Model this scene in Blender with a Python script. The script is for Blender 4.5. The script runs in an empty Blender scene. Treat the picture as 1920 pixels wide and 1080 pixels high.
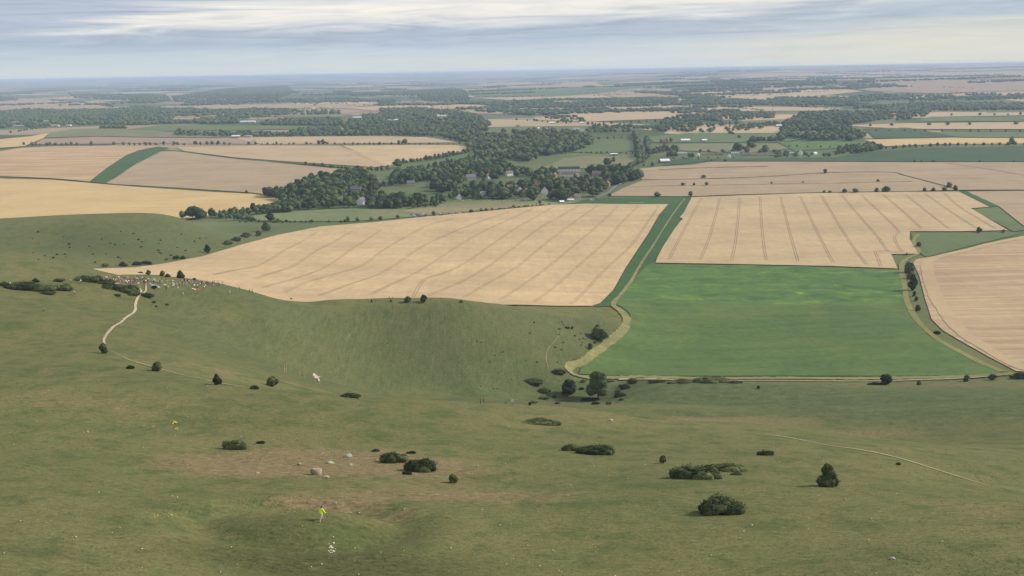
import bpy, bmesh, math, random
import numpy as np
from mathutils import Vector, Matrix
from mathutils.geometry import delaunay_2d_cdt

scene = bpy.context.scene
COL = scene.collection
R = math.radians
random.seed(7)
rng = np.random.default_rng(11)

# ------------------------------------------------------------------ camera, sky, sun, exposure
CAM_Z, FPX, PITCH, ROLL = 170.0, 1700.0, R(13.46), R(0.98)
f0 = np.array([0, math.cos(PITCH), -math.sin(PITCH)])
u0 = np.array([0, math.sin(PITCH), math.cos(PITCH)])
r0 = np.array([1.0, 0, 0])
rv = r0 * math.cos(ROLL) - u0 * math.sin(ROLL)
uv = r0 * math.sin(ROLL) + u0 * math.cos(ROLL)
cam_data = bpy.data.cameras.new('camera')
cam = bpy.data.objects.new('camera', cam_data)
COL.objects.link(cam)
cam_data.sensor_width = 36.0
cam_data.lens = 36.0 * FPX / 1920.0
cam_data.clip_start = 1.0
cam_data.clip_end = 120000.0
m = Matrix((
    (rv[0], uv[0], -f0[0], 0), (rv[1], uv[1], -f0[1], 0), (rv[2], uv[2], -f0[2], CAM_Z), (0, 0, 0, 1)))
cam.matrix_world = m
scene.camera = cam

SUN_EL, SUN_AZ = 33.0, 78.0       # azimuth measured clockwise from the view direction (+Y)
world = bpy.data.worlds.new('World')
scene.world = world
world.use_nodes = True
sun_data = bpy.data.lights.new('sun', 'SUN')
sun_data.energy = 3.0
sun_data.angle = R(9)
sun_data.color = (1.0, 0.93, 0.82)
sun = bpy.data.objects.new('sun', sun_data)
COL.objects.link(sun)
sd = Vector((math.sin(R(SUN_AZ)) * math.cos(R(SUN_EL)), math.cos(R(SUN_AZ)) * math.cos(R(SUN_EL)), math.sin(R(SUN_EL))))
sun.rotation_euler = sd.to_track_quat('Z', 'Y').to_euler()
sun.location = (0, 0, 400)

scene.view_settings.view_transform = 'Standard'
scene.view_settings.look = 'None'
scene.view_settings.exposure = 0.7
scene.view_settings.gamma = 1.0
scene.view_settings.use_curve_mapping = False
scene.cycles.use_denoising = True
scene.cycles.max_bounces = 4
scene.cycles.diffuse_bounces = 2
scene.cycles.volume_bounces = 1


class NT:
    """small node tree writer"""
    def __init__(self, tree):
        self.t = tree
        for n in list(tree.nodes):
            tree.nodes.remove(n)

    def n(self, kind, ins=None, **props):
        nd = self.t.nodes.new(kind)
        for k, v in props.items():
            setattr(nd, k, v)
        for k, v in (ins or {}).items():
            s = nd.inputs[k]
            if isinstance(v, bpy.types.NodeSocket):
                self.t.links.new(v, s)
            else:
                s.default_value = v
        return nd

    def math(self, op, a, b=0.0, clamp=False):
        nd = self.n('ShaderNodeMath', {0: a, 1: b}, operation=op, use_clamp=clamp)
        return nd.outputs[0]

    def mix(self, fac, a, b, mode='MIX'):
        nd = self.n('ShaderNodeMix', data_type='RGBA', blend_type=mode)
        for i, v in ((0, fac), (6, a), (7, b)):
            s = nd.inputs[i]
            if isinstance(v, bpy.types.NodeSocket):
                self.t.links.new(v, s)
            else:
                s.default_value = (*v, 1.0) if (i > 0 and len(v) == 3) else v
        return nd.outputs[2]

    def ramp(self, fac, stops, mode='LINEAR'):
        nd = self.n('ShaderNodeValToRGB', {0: fac})
        cr = nd.color_ramp
        cr.interpolation = mode
        while len(cr.elements) > 1:
            cr.elements.remove(cr.elements[-1])
        for i, (p, c) in enumerate(stops):
            e = cr.elements[0] if i == 0 else cr.elements.new(p)
            e.position = p
            if isinstance(c, (int, float)):
                c = (c, c, c)
            e.color = (*c[:3], 1.0)
        return nd.outputs[0]

    def noise(self, vec, scale, detail=4.0, rough=0.55, dist=0.0, out=0):
        nd = self.n('ShaderNodeTexNoise', {'Vector': vec, 'Scale': scale, 'Detail': detail, 'Roughness': rough, 'Distortion': dist})
        return nd.outputs[out]

    def mapping(self, vec, scale=(1, 1, 1), rot=(0, 0, 0), loc=(0, 0, 0)):
        return self.n('ShaderNodeMapping', {'Vector': vec, 'Scale': scale, 'Rotation': rot, 'Location': loc}).outputs[0]


def lin(r, g, b):
    def f(c):
        c /= 255.0
        return c / 12.92 if c <= 0.04045 else ((c + 0.055) / 1.055) ** 2.4
    return (f(r), f(g), f(b))


def build_sky():
    w = NT(world.node_tree)
    gen = w.n('ShaderNodeTexCoord').outputs['Generated']
    sep = w.n('ShaderNodeSeparateXYZ', {0: gen})
    x, y, z = sep.outputs
    az = w.math('ARCTAN2', x, y)
    tilt = w.math('MULTIPLY', az, 0.010)                    # cloud sheets dip gently to the west
    el = w.math('ADD', w.math('SUBTRACT', z, tilt), 0.0)
    comb = w.n('ShaderNodeCombineXYZ', {0: az, 1: w.math('MULTIPLY', el, 16.0), 2: 0.0}).outputs[0]
    n1 = w.noise(w.mapping(comb, (2.2, 2.2, 1)), 1.9, 5, 0.58, 0.5)
    n2 = w.noise(w.mapping(comb, (4.2, 3.0, 1), (0, 0, 0.04), (3.1, 7.7, 0)), 2.0, 6, 0.58, 0.9)
    n3 = w.noise(w.mapping(comb, (1.2, 5.0, 1), (0, 0, -0.1), (9.1, 2.7, 0)), 2.2, 4, 0.55, 0.2)
    warp = w.math('MULTIPLY', w.math('SUBTRACT', n1, 0.5), 0.030)
    warp2 = w.math('MULTIPLY', w.math('SUBTRACT', n2, 0.5), 0.016)
    e = w.math('ADD', w.math('ADD', el, warp), warp2)
    e = w.math('MULTIPLY', e, 10.0)                         # 0..1 covers 0..5.7 degrees
    mid = w.ramp(e, [(0.0, lin(203, 213, 219)), (0.12, lin(206, 213, 216)), (0.24, lin(196, 207, 216)),
                     (0.33, lin(178, 191, 208)), (0.44, lin(184, 195, 208)), (0.53, lin(214, 217, 220)),
                     (0.60, lin(234, 231, 225)), (0.70, lin(238, 235, 228)), (0.82, lin(205, 210, 216)), (1.0, lin(190, 198, 208))])
    left = w.ramp(e, [(0.0, lin(196, 209, 221)), (0.15, lin(194, 206, 219)), (0.30, lin(186, 198, 213)),
                      (0.42, lin(174, 187, 207)), (0.55, lin(178, 190, 208)), (0.70, lin(184, 194, 209)), (1.0, lin(188, 197, 212))])
    right = w.ramp(e, [(0.0, lin(216, 217, 208)), (0.20, lin(218, 217, 207)), (0.36, lin(208, 212, 210)),
                       (0.43, lin(184, 195, 206)), (0.55, lin(184, 195, 207)), (0.64, lin(214, 216, 214)),
                       (0.72, lin(234, 230, 218)), (1.0, lin(196, 202, 208))])
    azn = w.math('ADD', az, w.math('MULTIPLY', w.math('SUBTRACT', n3, 0.5), 0.5))
    azl = w.math('SUBTRACT', azn, w.math('MULTIPLY', w.math('SUBTRACT', el, 0.055), 7.0))
    fl = w.n('ShaderNodeMapRange', {0: azl, 1: -0.36, 2: -0.50, 3: 0.0, 4: 1.0}, interpolation_type='SMOOTHSTEP').outputs[0]
    fr = w.n('ShaderNodeMapRange', {0: azn, 1: 0.12, 2: 0.42, 3: 0.0, 4: 1.0}, interpolation_type='SMOOTHSTEP').outputs[0]
    c = w.mix(fl, w.mix(fr, mid, right), left)
    # fine streaks
    st = w.ramp(n2, [(0.32, (0.82, 0.85, 0.89)), (0.5, (0.98, 0.985, 0.99)), (0.66, (1.09, 1.08, 1.06))])
    amt = w.n('ShaderNodeMapRange', {0: el, 1: 0.015, 2: 0.045, 3: 0.25, 4: 1.0}).outputs[0]
    c = w.mix(amt, c, w.mix(1.0, c, st, 'MULTIPLY'))
    nish = w.n('ShaderNodeTexSky', sky_type='NISHITA', sun_disc=False, sun_elevation=R(SUN_EL), sun_rotation=R(SUN_AZ),
               altitude=200.0, air_density=1.0, dust_density=1.5, ozone_density=1.0).outputs[0]
    b_sky = w.n('ShaderNodeBackground', {0: nish, 1: 0.10}).outputs[0]
    b_cld = w.n('ShaderNodeBackground', {0: c, 1: SKY_GAIN}).outputs[0]
    # cover: nearly closed, with blue gaps well above the horizon
    gap = w.math('MULTIPLY', w.ramp(n3, [(0.60, 0.0), (0.68, 1.0)]), w.n('ShaderNodeMapRange', {0: el, 1: 0.062, 2: 0.085, 3: 0.0, 4: 0.85}).outputs[0])
    ms = w.n('ShaderNodeMixShader', {0: gap, 1: b_cld, 2: b_sky}).outputs[0]
    w.n('ShaderNodeOutputWorld', {0: ms})


SKY_GAIN = 0.64
build_sky()

# ------------------------------------------------------------------ picture point <-> ground

def ray(px, py):
    px = np.asarray(px, float)
    py = np.asarray(py, float)
    d = f0[None] * FPX + rv[None] * (px - 960)[:, None] + uv[None] * (540 - py)[:, None]
    return d / np.linalg.norm(d, axis=1)[:, None]


def at_z(px, py, z):
    d = ray([px], [py])[0]
    t = (z - CAM_Z) / d[2]
    return d[0] * t, d[1] * t


def at_s(px, py, s):
    d = ray([px], [py])[0] * s
    return d[0], d[1], CAM_Z + d[2]


def sstep(a, b, x):
    t = np.clip((x - a) / (b - a), 0, 1)
    return t * t * (3 - 2 * t)


def vale(x, y):
    r = np.hypot(x, y)
    az = np.arctan2(x, np.maximum(y, 1.0))
    z = 1.2 * np.sin(x / 310.0 + 1.1) * np.sin(y / 420.0 + 0.4) * sstep(700, 1500, r)
    hx, hy = HILL
    z = z + 20.0 * np.exp(-(((x - hx) / 420.0) ** 2 + ((y - hy) / 330.0) ** 2))
    wr = sstep(-0.05, 0.28, az)
    z = z + wr * (58 * sstep(4700, 7800, r) + 62 * sstep(10000, 19000, r))
    z = z + (1 - wr) * (16 * sstep(9000, 20000, r))
    z = z + sstep(5000, 9000, r) * (11 * np.sin(x / 900.0 + 0.3) * np.sin(y / 1300.0) + 8 * np.sin(x / 2300.0 + y / 3100.0))
    return np.minimum(z + (115 - 70 * wr) * sstep(15000, 42000, r), 160.0 + 0.0 * r)          # the chalk plateau closing the view


HILL = at_z(212, 243, 12.0)

# surveyed heights of the downs: (picture x, picture y, line-of-sight metres)
CTRL = []
for px, py, s in [
    (960, 1080, 102), (0, 1080, 105), (480, 1080, 103), (1440, 1080, 103), (1920, 1080, 105),
    (603, 975, 121), (300, 960, 126), (0, 940, 132), (800, 960, 126), (1000, 960, 127), (1345, 945, 131), (1600, 980, 124), (1920, 960, 135),
    (1553, 905, 150), (1320, 880, 159), (1120, 845, 177), (740, 870, 158), (440, 840, 176), (200, 800, 196), (0, 800, 196),
    (1015, 792, 212), (0, 700, 258), (1100, 766, 240), (658, 742, 222),
    (1200, 785, 246), (1480, 818, 222), (1700, 870, 184), (1850, 905, 182), (1780, 850, 215), (1920, 850, 240),
    (1920, 780, 330), (1920, 735, 440), (1500, 770, 410), (1500, 735, 470), (1700, 760, 400), (1250, 765, 430), (1250, 730, 480),
    (195, 650, 300), (270, 687, 266), (400, 713, 240), (480, 722, 232), (100, 620, 330), (0, 600, 350), (60, 560, 400),
    (300, 605, 352), (270, 645, 306), (340, 650, 322), (230, 620, 330), (250, 570, 405), (450, 600, 415), (380, 575, 425), (540, 620, 425), (470, 660, 385),
    (0, 545, 415), (200, 535, 425), (330, 548, 428),
    (540, 690, 392), (620, 700, 430), (700, 720, 445), (850, 738, 456), (920, 742, 446), (800, 650, 480), (700, 650, 470), (900, 650, 492), (620, 640, 455),
    (970, 640, 510), (1000, 720, 490), (1050, 650, 530), (1100, 600, 585), (1060, 695, 510), (1120, 750, 478), (1000, 760, 460),
]:
    x, y, z = at_s(px, py, s)
    CTRL.append((x, y, z))
# skylines: a crest point, and the ground falling away behind it
for px, py, s, k in [
    (0, 530, 430, 3), (-160, 528, 430, 3), (100, 526, 434, 3), (200, 517, 452, 3), (260, 513, 458, 3), (320, 518, 460, 3), (380, 526, 462, 3), (430, 537, 462, 3), (485, 550, 475, 3),
    (540, 565, 490, 4), (640, 563, 500, 4), (720, 562, 505, 4), (800, 562, 507, 4), (860, 563, 514, 3), (905, 567, 535, 2),
    (280, 403, 938, 3), (200, 401, 950, 4), (100, 405, 960, 4), (0, 411, 968, 4), (-200, 415, 985, 4), (330, 409, 945, 2),
    (0, 475, 610, 5), (80, 483, 600, 5), (150, 497, 590, 4), (205, 511, 575, 3), (-200, 468, 620, 5),
    (600, 734, 222, 2), (780, 747, 226, 2), (960, 757, 232, 1.5), (1430, 796, 258, 2), (1300, 790, 252, 2), (1600, 815, 250, 2),
]:
    x, y, z = at_s(px, py, s)
    CTRL.append((x, y, z))
    x, y, z = at_s(px, py, s + 0.05 * s)
    CTRL.append((x, y, z - 0.35 * k))
    x, y, z = at_s(px, py, s + 0.13 * s)
    CTRL.append((x, y, z - 1.6 * k))
# points given by picture position and height
for px, py, z in [
    (940, 571, 29), (970, 575, 23), (1010, 576, 18), (1040, 577, 14), (1110, 576, 8), (1150, 580, 6),
    (1155, 600, 5), (1185, 600, 3), (1120, 640, 5), (1065, 692, 4), (1090, 706, 3), (1200, 708, 3), (1400, 710, 3), (1600, 711, 3), (1800, 710, 4), (1880, 703, 4), (1960, 700, 4), (2200, 700, 5),
    (1300, 600, 1), (1300, 500, 0), (1500, 600, 1), (1500, 500, 0), (1690, 560, 1), (1700, 640, 2), (1850, 600, 2), (1800, 500, 1), (1950, 520, 2), (2150, 560, 3),
    (1100, 545, 3), (1000, 545, 6), (900, 545, 9), (800, 540, 12), (700, 535, 15), (600, 528, 14), (500, 520, 18), (400, 508, 21), (300, 503, 23), (240, 505, 24),
    (1150, 480, 0), (950, 480, 2), (750, 480, 5), (600, 470, 6), (450, 470, 9), (480, 449, 4), (560, 432, 2), (700, 420, 0), (900, 400, 0), (1100, 400, 0), (1300, 400, 0), (1500, 400, 0), (1750, 420, 0), (1950, 440, 0), (2200, 440, 0),
    (500, 414, 0), (350, 425, 10), (400, 468, 9), (330, 490, 16), (240, 498, 20), (440, 440, 5), (400, 412, 1),
    (375, 415, 5),
    (250, 450, 29.5), (100, 450, 32), (0, 450, 34), (-150, 455, 36), (150, 480, 25.5), (60, 470, 29),
    (-200, 440, 35),
]:
    x, y = at_z(px, py, z)
    CTRL.append((x, y, z))
# behind ridges and around the downs (metres)
for p in [(0, 0, 124), (-150, 20, 124), (150, 20, 122), (0, -250, 126), (-350, -150, 120), (350, -150, 118), (-300, 200, 92), (380, 250, 60), (480, 100, 80), (-500, 300, 78),
          (-420, 620, 58), (-600, 500, 66), (-640, 760, 40), (-700, 1150, 2), (-450, 1130, 0), (-350, 1180, 0), (-250, 1150, 0), (-900, 1050, 20), (-550, 1010, 14),
          (-400, 990, 8), (-900, 700, 50), (-70, 340, 50), (0, 340, 42), (60, 340, 40), (120, 330, 42), (-30, 395, 22), (40, 410, 14),
          (700, 500, 8), (900, 900, 0), (900, 300, 40), (700, -100, 90), (0, -600, 120), (-700, -200, 110), (700, -500, 110),
          (0, 1250, 0), (300, 1250, 0), (600, 1200, 0), (-200, 1300, 0)]:
    CTRL.append(p)
CTRL = np.array(CTRL)


def tps(r2):
    return 0.5 * r2 * np.log(np.maximum(r2, 1e-9))


SC = 300.0
_p = CTRL[:, :2] / SC
_d2 = ((_p[:, None] - _p[None]) ** 2).sum(-1)
_n = len(_p)
_A = np.zeros((_n + 3, _n + 3))
_A[:_n, :_n] = tps(_d2) + np.eye(_n) * 2e-4
_A[:_n, _n] = 1
_A[:_n, _n + 1:] = _p
_A[_n, :_n] = 1
_A[_n + 1:, :_n] = _p.T
_W = np.linalg.solve(_A, np.concatenate([CTRL[:, 2], np.zeros(3)]))
BARROW = at_s(565, 985, 119)[:2]


def height(x, y):
    x = np.asarray(x, float)
    y = np.asarray(y, float)
    shp = x.shape
    x = x.ravel()
    y = y.ravel()
    r = np.hypot(x, y)
    z = vale(x, y)
    near = r < 1500
    if near.any():
        xs, ys = x[near] / SC, y[near] / SC
        out = np.empty(len(xs))
        for i in range(0, len(xs), 40000):
            a, b = xs[i:i + 40000], ys[i:i + 40000]
            d2 = (a[:, None] - _p[None, :, 0]) ** 2 + (b[:, None] - _p[None, :, 1]) ** 2
            out[i:i + 40000] = tps(d2) @ _W[:_n] + _W[_n] + _W[_n + 1] * a + _W[_n + 2] * b
        w = sstep(1050, 1420, r[near])
        z[near] = np.maximum(out, -1.5) * (1 - w) + z[near] * w
        xx, yy, rr = x[near], y[near], r[near]
        # an old barrow: a low mound inside a shallow ditch
        q = np.hypot((xx - BARROW[0]) / 12.0, (yy - BARROW[1]) / 8.0)
        b = 1.35 * np.exp(-(q / 0.55) ** 2) - 1.05 * np.exp(-((q - 1.0) / 0.28) ** 2) + 0.35 * np.exp(-((q - 1.6) / 0.3) ** 2)
        # small lumps of rough pasture
        hl = sstep(8, 40, z[near])
        b = b + hl * (0.20 * np.sin(xx / 7.3 + 1.7 * np.sin(yy / 11.0)) * np.sin(yy / 6.1 + 1.3 * np.sin(xx / 9.0)) + 0.5 * np.sin(xx / 26.0 + 2.0 * np.sin(yy / 31.0)) * np.sin(yy / 23.0))
        z[near] += b * (1 - sstep(520, 800, rr))
    return z.reshape(shp)


def on_ground(px, py):
    """first point of the ground seen at each picture point"""
    px = np.atleast_1d(np.asarray(px, float))
    py = np.atleast_1d(np.asarray(py, float))
    d = ray(px, py)
    n = len(px)
    ts = np.concatenate([np.arange(60, 1400, 5.0), 1400 * 1.012 ** np.arange(0, 300)])
    hit = np.full(n, ts[-1])
    prev = np.full(n, 30.0)
    live = np.ones(n, bool)
    for i in range(0, len(ts)):
        idx = np.where(live)[0]
        if len(idx) == 0:
            break
        t = ts[i]
        pz = CAM_Z + d[idx, 2] * t
        low = pz < 132
        if not low.any():
            continue
        idx, pz = idx[low], pz[low]
        h = height(d[idx, 0] * t, d[idx, 1] * t)
        below = pz < h
        k = idx[below]
        hit[k] = t
        prev[k] = ts[i - 1] if i else 30.0
        live[k] = False
    lo, hi = prev.copy(), hit.copy()
    lo[live] = hi[live]
    for _ in range(14):
        mid = 0.5 * (lo + hi)
        b = CAM_Z + d[:, 2] * mid < height(d[:, 0] * mid, d[:, 1] * mid)
        hi = np.where(b, mid, hi)
        lo = np.where(b, lo, mid)
    x, y = d[:, 0] * hi, d[:, 1] * hi
    return x, y, height(x, y), hi


def project(x, y, z):
    v = np.stack([np.asarray(x, float), np.asarray(y, float), np.asarray(z, float) - CAM_Z], -1)
    dd = v @ f0
    return 960 + FPX * (v @ rv) / dd, 540 - FPX * (v @ uv) / dd, dd

# ------------------------------------------------------------------ helpers for objects

def tag(o, label=None, cat=None, group=None, kind=None):
    if label:
        o['label'] = label
    if cat:
        o['category'] = cat
    if group:
        o['group'] = group
    if kind:
        o['kind'] = kind
    return o


def mesh_np(name, verts, faces, mats=None, midx=None, smooth=False):
    """faces: array (n,3) or (n,4), or a list of tuples"""
    me = bpy.data.meshes.new(name)
    if isinstance(faces, np.ndarray):
        k = faces.shape[1]
        verts = np.asarray(verts, np.float32)
        me.vertices.add(len(verts))
        me.vertices.foreach_set('co', verts.ravel())
        me.loops.add(faces.size)
        me.loops.foreach_set('vertex_index', faces.astype(np.int32).ravel())
        me.polygons.add(len(faces))
        me.polygons.foreach_set('loop_start', np.arange(0, faces.size, k, dtype=np.int32))
        me.polygons.foreach_set('loop_total', np.full(len(faces), k, np.int32))
        me.update(calc_edges=True)
    else:
        me.from_pydata([tuple(v) for v in verts], [], [tuple(f) for f in faces])
        me.update()
    for mt in (mats or []):
        me.materials.append(mt)
    if midx is not None:
        me.polygons.foreach_set('material_index', np.asarray(midx, np.int32))
    if smooth:
        me.polygons.foreach_set('use_smooth', np.ones(len(me.polygons), bool))
    return me


def link(name, me, parent=None, loc=(0, 0, 0), rz=0.0):
    o = bpy.data.objects.new(name, me)
    COL.objects.link(o)
    if parent is not None:
        o.parent = parent
    o.location = loc
    o.rotation_euler = (0, 0, rz)
    return o


def new_mat(name):
    mt = bpy.data.materials.new(name)
    mt.use_nodes = True
    return mt, NT(mt.node_tree)


def finish(nt, color, rough=0.9, bump=None, bstr=0.3, bdist=0.3, spec=0.2):
    ins = {'Base Color': color if isinstance(color, bpy.types.NodeSocket) else (*color, 1.0), 'Roughness': rough, 'Specular IOR Level': spec}
    p = nt.n('ShaderNodeBsdfPrincipled', ins)
    if bump is not None:
        b = nt.n('ShaderNodeBump', {'Height': bump, 'Strength': bstr, 'Distance': bdist}).outputs[0]
        nt.t.links.new(b, p.inputs['Normal'])
    nt.n('ShaderNodeOutputMaterial', {0: p.outputs[0]})


def plain(name, c, rough=0.7, spec=0.3, vary=0.12, scale=3.0):
    mt, nt = new_mat(name)
    pos = nt.n('ShaderNodeNewGeometry').outputs['Position']
    nz = nt.noise(pos, scale, 4)
    col = nt.mix(1.0, (*c,), nt.ramp(nz, [(0.3, 1 - vary), (0.7, 1 + vary)]), 'MULTIPLY')
    finish(nt, col, rough, spec=spec)
    return mt


# ------------------------------------------------------------------ ground materials

def grass_ground_material():
    mt, nt = new_mat('downland_grass')
    geo = nt.n('ShaderNodeNewGeometry')
    pos = geo.outputs['Position']
    dry = nt.n('ShaderNodeAttribute', attribute_name='dry').outputs['Fac']
    lush = nt.n('ShaderNodeAttribute', attribute_name='lush').outputs['Fac']
    steep = nt.n('ShaderNodeAttribute', attribute_name='steep').outputs['Fac']
    far = nt.n('ShaderNodeAttribute', attribute_name='far').outputs['Fac']
    nbig = nt.noise(pos, 0.022, 5, 0.6)
    nmid = nt.noise(pos, 0.16, 5, 0.62, 0.4)
    nsm = nt.noise(nt.mapping(pos, (1, 2.0, 1), (0, 0, 0.35)), 0.75, 6, 0.7)
    nfine = nt.noise(pos, 2.6, 4, 0.7)
    c = nt.ramp(nbig, [(0.32, (0.093, 0.110, 0.039)), (0.5, (0.117, 0.125, 0.045)), (0.68, (0.150, 0.142, 0.056))])
    c = nt.mix(nt.math('MULTIPLY', nt.ramp(nmid, [(0.40, 0.0), (0.66, 1.0)]), 0.55), c, (0.172, 0.152, 0.066))
    c = nt.mix(nt.math('MULTIPLY', nt.ramp(nmid, [(0.34, 1.0), (0.48, 0.0)]), 0.65), c, (0.074, 0.100, 0.034))
    # dry, grazed turf and lush patches
    wob = nt.math('ADD', nt.math('MULTIPLY', nt.math('SUBTRACT', nmid, 0.5), 1.6), nt.math('MULTIPLY', nt.math('SUBTRACT', nsm, 0.5), 1.2))
    dryf = nt.ramp(nt.math('ADD', dry, nt.math('MULTIPLY', wob, 0.55)), [(0.30, 0.0), (0.85, 0.85)])
    c = nt.mix(dryf, c, nt.ramp(nsm, [(0.3, (0.142, 0.112, 0.053)), (0.7, (0.262, 0.190, 0.102))]))
    lushf = nt.ramp(nt.math('ADD', lush, nt.math('MULTIPLY', wob, 0.4)), [(0.30, 0.0), (0.95, 0.9)])
    c = nt.mix(lushf, c, nt.ramp(nt.math('ADD', nt.math('MULTIPLY', nsm, 0.5), nt.math('MULTIPLY', nmid, 0.5)), [(0.36, (0.050, 0.074, 0.027)), (0.5, (0.084, 0.108, 0.039)), (0.62, (0.128, 0.146, 0.056))]))
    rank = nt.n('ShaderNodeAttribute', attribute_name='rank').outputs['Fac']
    rank_shade_f = nt.ramp(nt.math('ADD', rank, nt.math('MULTIPLY', wob, 0.4)), [(0.28, 0.0), (0.9, 0.92)])
    c = nt.mix(rank_shade_f, c, nt.ramp(nsm, [(0.3, (0.058, 0.064, 0.025)), (0.7, (0.098, 0.100, 0.039))]))  # dark rank grass, also used as painted shade in the dry valley
    # steep face: sheep terracettes and runnels down the fall line
    st = nt.noise(nt.mapping(pos, (0.60, 0.09, 0.09), (0, 0, 0.12)), 1.0, 5, 0.65, 1.2)
    cs = nt.ramp(st, [(0.33, (0.064, 0.079, 0.032)), (0.5, (0.086, 0.101, 0.042)), (0.67, (0.116, 0.122, 0.054))])
    c = nt.mix(nt.math('MULTIPLY', steep, 0.75), c, cs)
    # small tussocks
    tus = nt.ramp(nsm, [(0.32, 0.60), (0.44, 0.90), (0.55, 1.02), (0.70, 1.22)])
    c = nt.mix(0.85, c, tus, 'MULTIPLY')
    fine = nt.ramp(nfine, [(0.34, 0.68), (0.5, 1.0), (0.68, 1.26)])
    c = nt.mix(0.7, c, fine, 'MULTIPLY')
    # the vale: a patchwork of farmland
    vp = nt.mapping(pos, (1 / 520.0, 1 / 330.0, 0.0), (0, 0, 0.22))
    vo = nt.n('ShaderNodeTexVoronoi', {'Vector': nt.n('ShaderNodeVectorMath', {0: vp, 1: nt.mapping(nt.noise(pos, 0.0011, 2, 0.5, 0.0, 1), (0.5, 0.5, 0), (0, 0, 0), (0, 0, 0))}, operation='ADD').outputs[0], 'Scale': 1.0, 'Randomness': 0.85}, voronoi_dimensions='2D', distance='CHEBYCHEV')
    sepc = nt.n('ShaderNodeSeparateColor', {0: vo.outputs['Color']}).outputs
    fields = nt.ramp(sepc[0], [(0.0, (0.070, 0.098, 0.034)), (0.20, (0.100, 0.120, 0.044)), (0.36, (0.145, 0.145, 0.066)), (0.46, (0.38, 0.285, 0.165)),
                               (0.60, (0.31, 0.235, 0.150)), (0.70, (0.27, 0.200, 0.140)), (0.78, (0.120, 0.135, 0.065)), (0.86, (0.055, 0.085, 0.035)), (0.93, (0.44, 0.32, 0.19))], 'CONSTANT')
    fv = nt.ramp(nt.noise(nt.mapping(pos, (0.004, 0.012, 0)), 1.0, 4), [(0.3, 0.85), (0.7, 1.15)])
    fields = nt.mix(1.0, fields, fv, 'MULTIPLY')
    past = nt.ramp(nt.noise(pos, 0.006, 4), [(0.35, (0.085, 0.118, 0.044)), (0.65, (0.135, 0.152, 0.066))])
    fields = nt.mix(nt.n('ShaderNodeAttribute', attribute_name='patch').outputs['Fac'], past, fields)
    c = nt.mix(far, c, fields)
    bmp = nt.math('ADD', nt.math('MULTIPLY', nsm, 0.7), nt.math('MULTIPLY', nfine, 0.3))
    finish(nt, c, 0.95, bmp, 0.55, 0.5, 0.1)
    return mt


def crop_material(name, base, vary=0.10, stripe=None, rot=0.0, patch=None):
    """ripe cereal / grass sheets; stripe = (across metres, amount)"""
    mt, nt = new_mat(name)
    pos = nt.n('ShaderNodeNewGeometry').outputs['Position']
    n1 = nt.noise(pos, 0.012, 5, 0.6)
    n2 = nt.noise(pos, 0.12, 5, 0.65)
    n3 = nt.noise(nt.mapping(pos, (0.25, 0.02, 0), (0, 0, rot)), 1.0, 4, 0.6)
    c = nt.mix(1.0, base, nt.ramp(n1, [(0.3, (1 - vary, 1 - vary, 1 - vary * 0.8)), (0.7, (1 + vary, 1 + vary * 0.95, 1 + vary * 0.8))]), 'MULTIPLY')
    c = nt.mix(1.0, c, nt.ramp(n2, [(0.28, 1 - vary * 0.8), (0.72, 1 + vary * 0.6)]), 'MULTIPLY')
    c = nt.mix(1.0, c, nt.ramp(n3, [(0.3, 1 - vary * 0.35), (0.7, 1 + vary * 0.35)]), 'MULTIPLY')
    if stripe:
        ns = nt.noise(nt.mapping(pos, (0.004, 1.0 / stripe[0], 0), (0, 0, rot)), 1.0, 4, 0.7, 0.15)
        c = nt.mix(1.0, c, nt.ramp(ns, [(0.36, (1 - stripe[1], 1 - stripe[1] * 1.1, 1 - stripe[1] * 0.9)), (0.5, (1, 1, 1)), (0.62, (1 + stripe[1] * 0.6,) * 3)]), 'MULTIPLY')
    if patch:
        np_ = nt.noise(nt.mapping(pos, (1, 1.6, 0)), patch[0], 4, 0.6, 0.6)
        c = nt.mix(nt.ramp(np_, [(patch[2], 0.0), (patch[3], 1.0)]), c, patch[1])
    finish(nt, c, 0.9, n2, 0.3, 0.5, 0.1)
    return mt


M = {}
M['ground'] = grass_ground_material()
M['wheat'] = crop_material('ripe_wheat', (0.476, 0.346, 0.192), 0.14, (26.0, 0.06), 0.9, (0.016, (0.425, 0.298, 0.160), 0.56, 0.75))
M['wheat2'] = crop_material('pale_wheat', (0.438, 0.326, 0.184), 0.12, (26.0, 0.05), 1.4, (0.014, (0.405, 0.290, 0.158), 0.56, 0.75))
M['gold'] = crop_material('golden_barley', (0.50, 0.355, 0.165), 0.09, (9.0, 0.07), 1.2)
M['stubble'] = crop_material('cut_stubble', (0.400, 0.288, 0.168), 0.10, (7.0, 0.26), -0.06, (0.02, (0.36, 0.26, 0.155), 0.52, 0.72))
M['swath'] = crop_material('windrowed_straw', (0.435, 0.298, 0.160), 0.08, (16.0, 0.24), 1.05)
M['dull'] = crop_material('dull_stubble', (0.335, 0.250, 0.152), 0.10, (22.0, 0.09), 0.05, (0.008, (0.37, 0.27, 0.165), 0.5, 0.7))
M['pink'] = crop_material('bare_chalky_field', (0.30, 0.215, 0.150), 0.08)
M['tan'] = crop_material('far_wheat', (0.415, 0.305, 0.175), 0.10)


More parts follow.
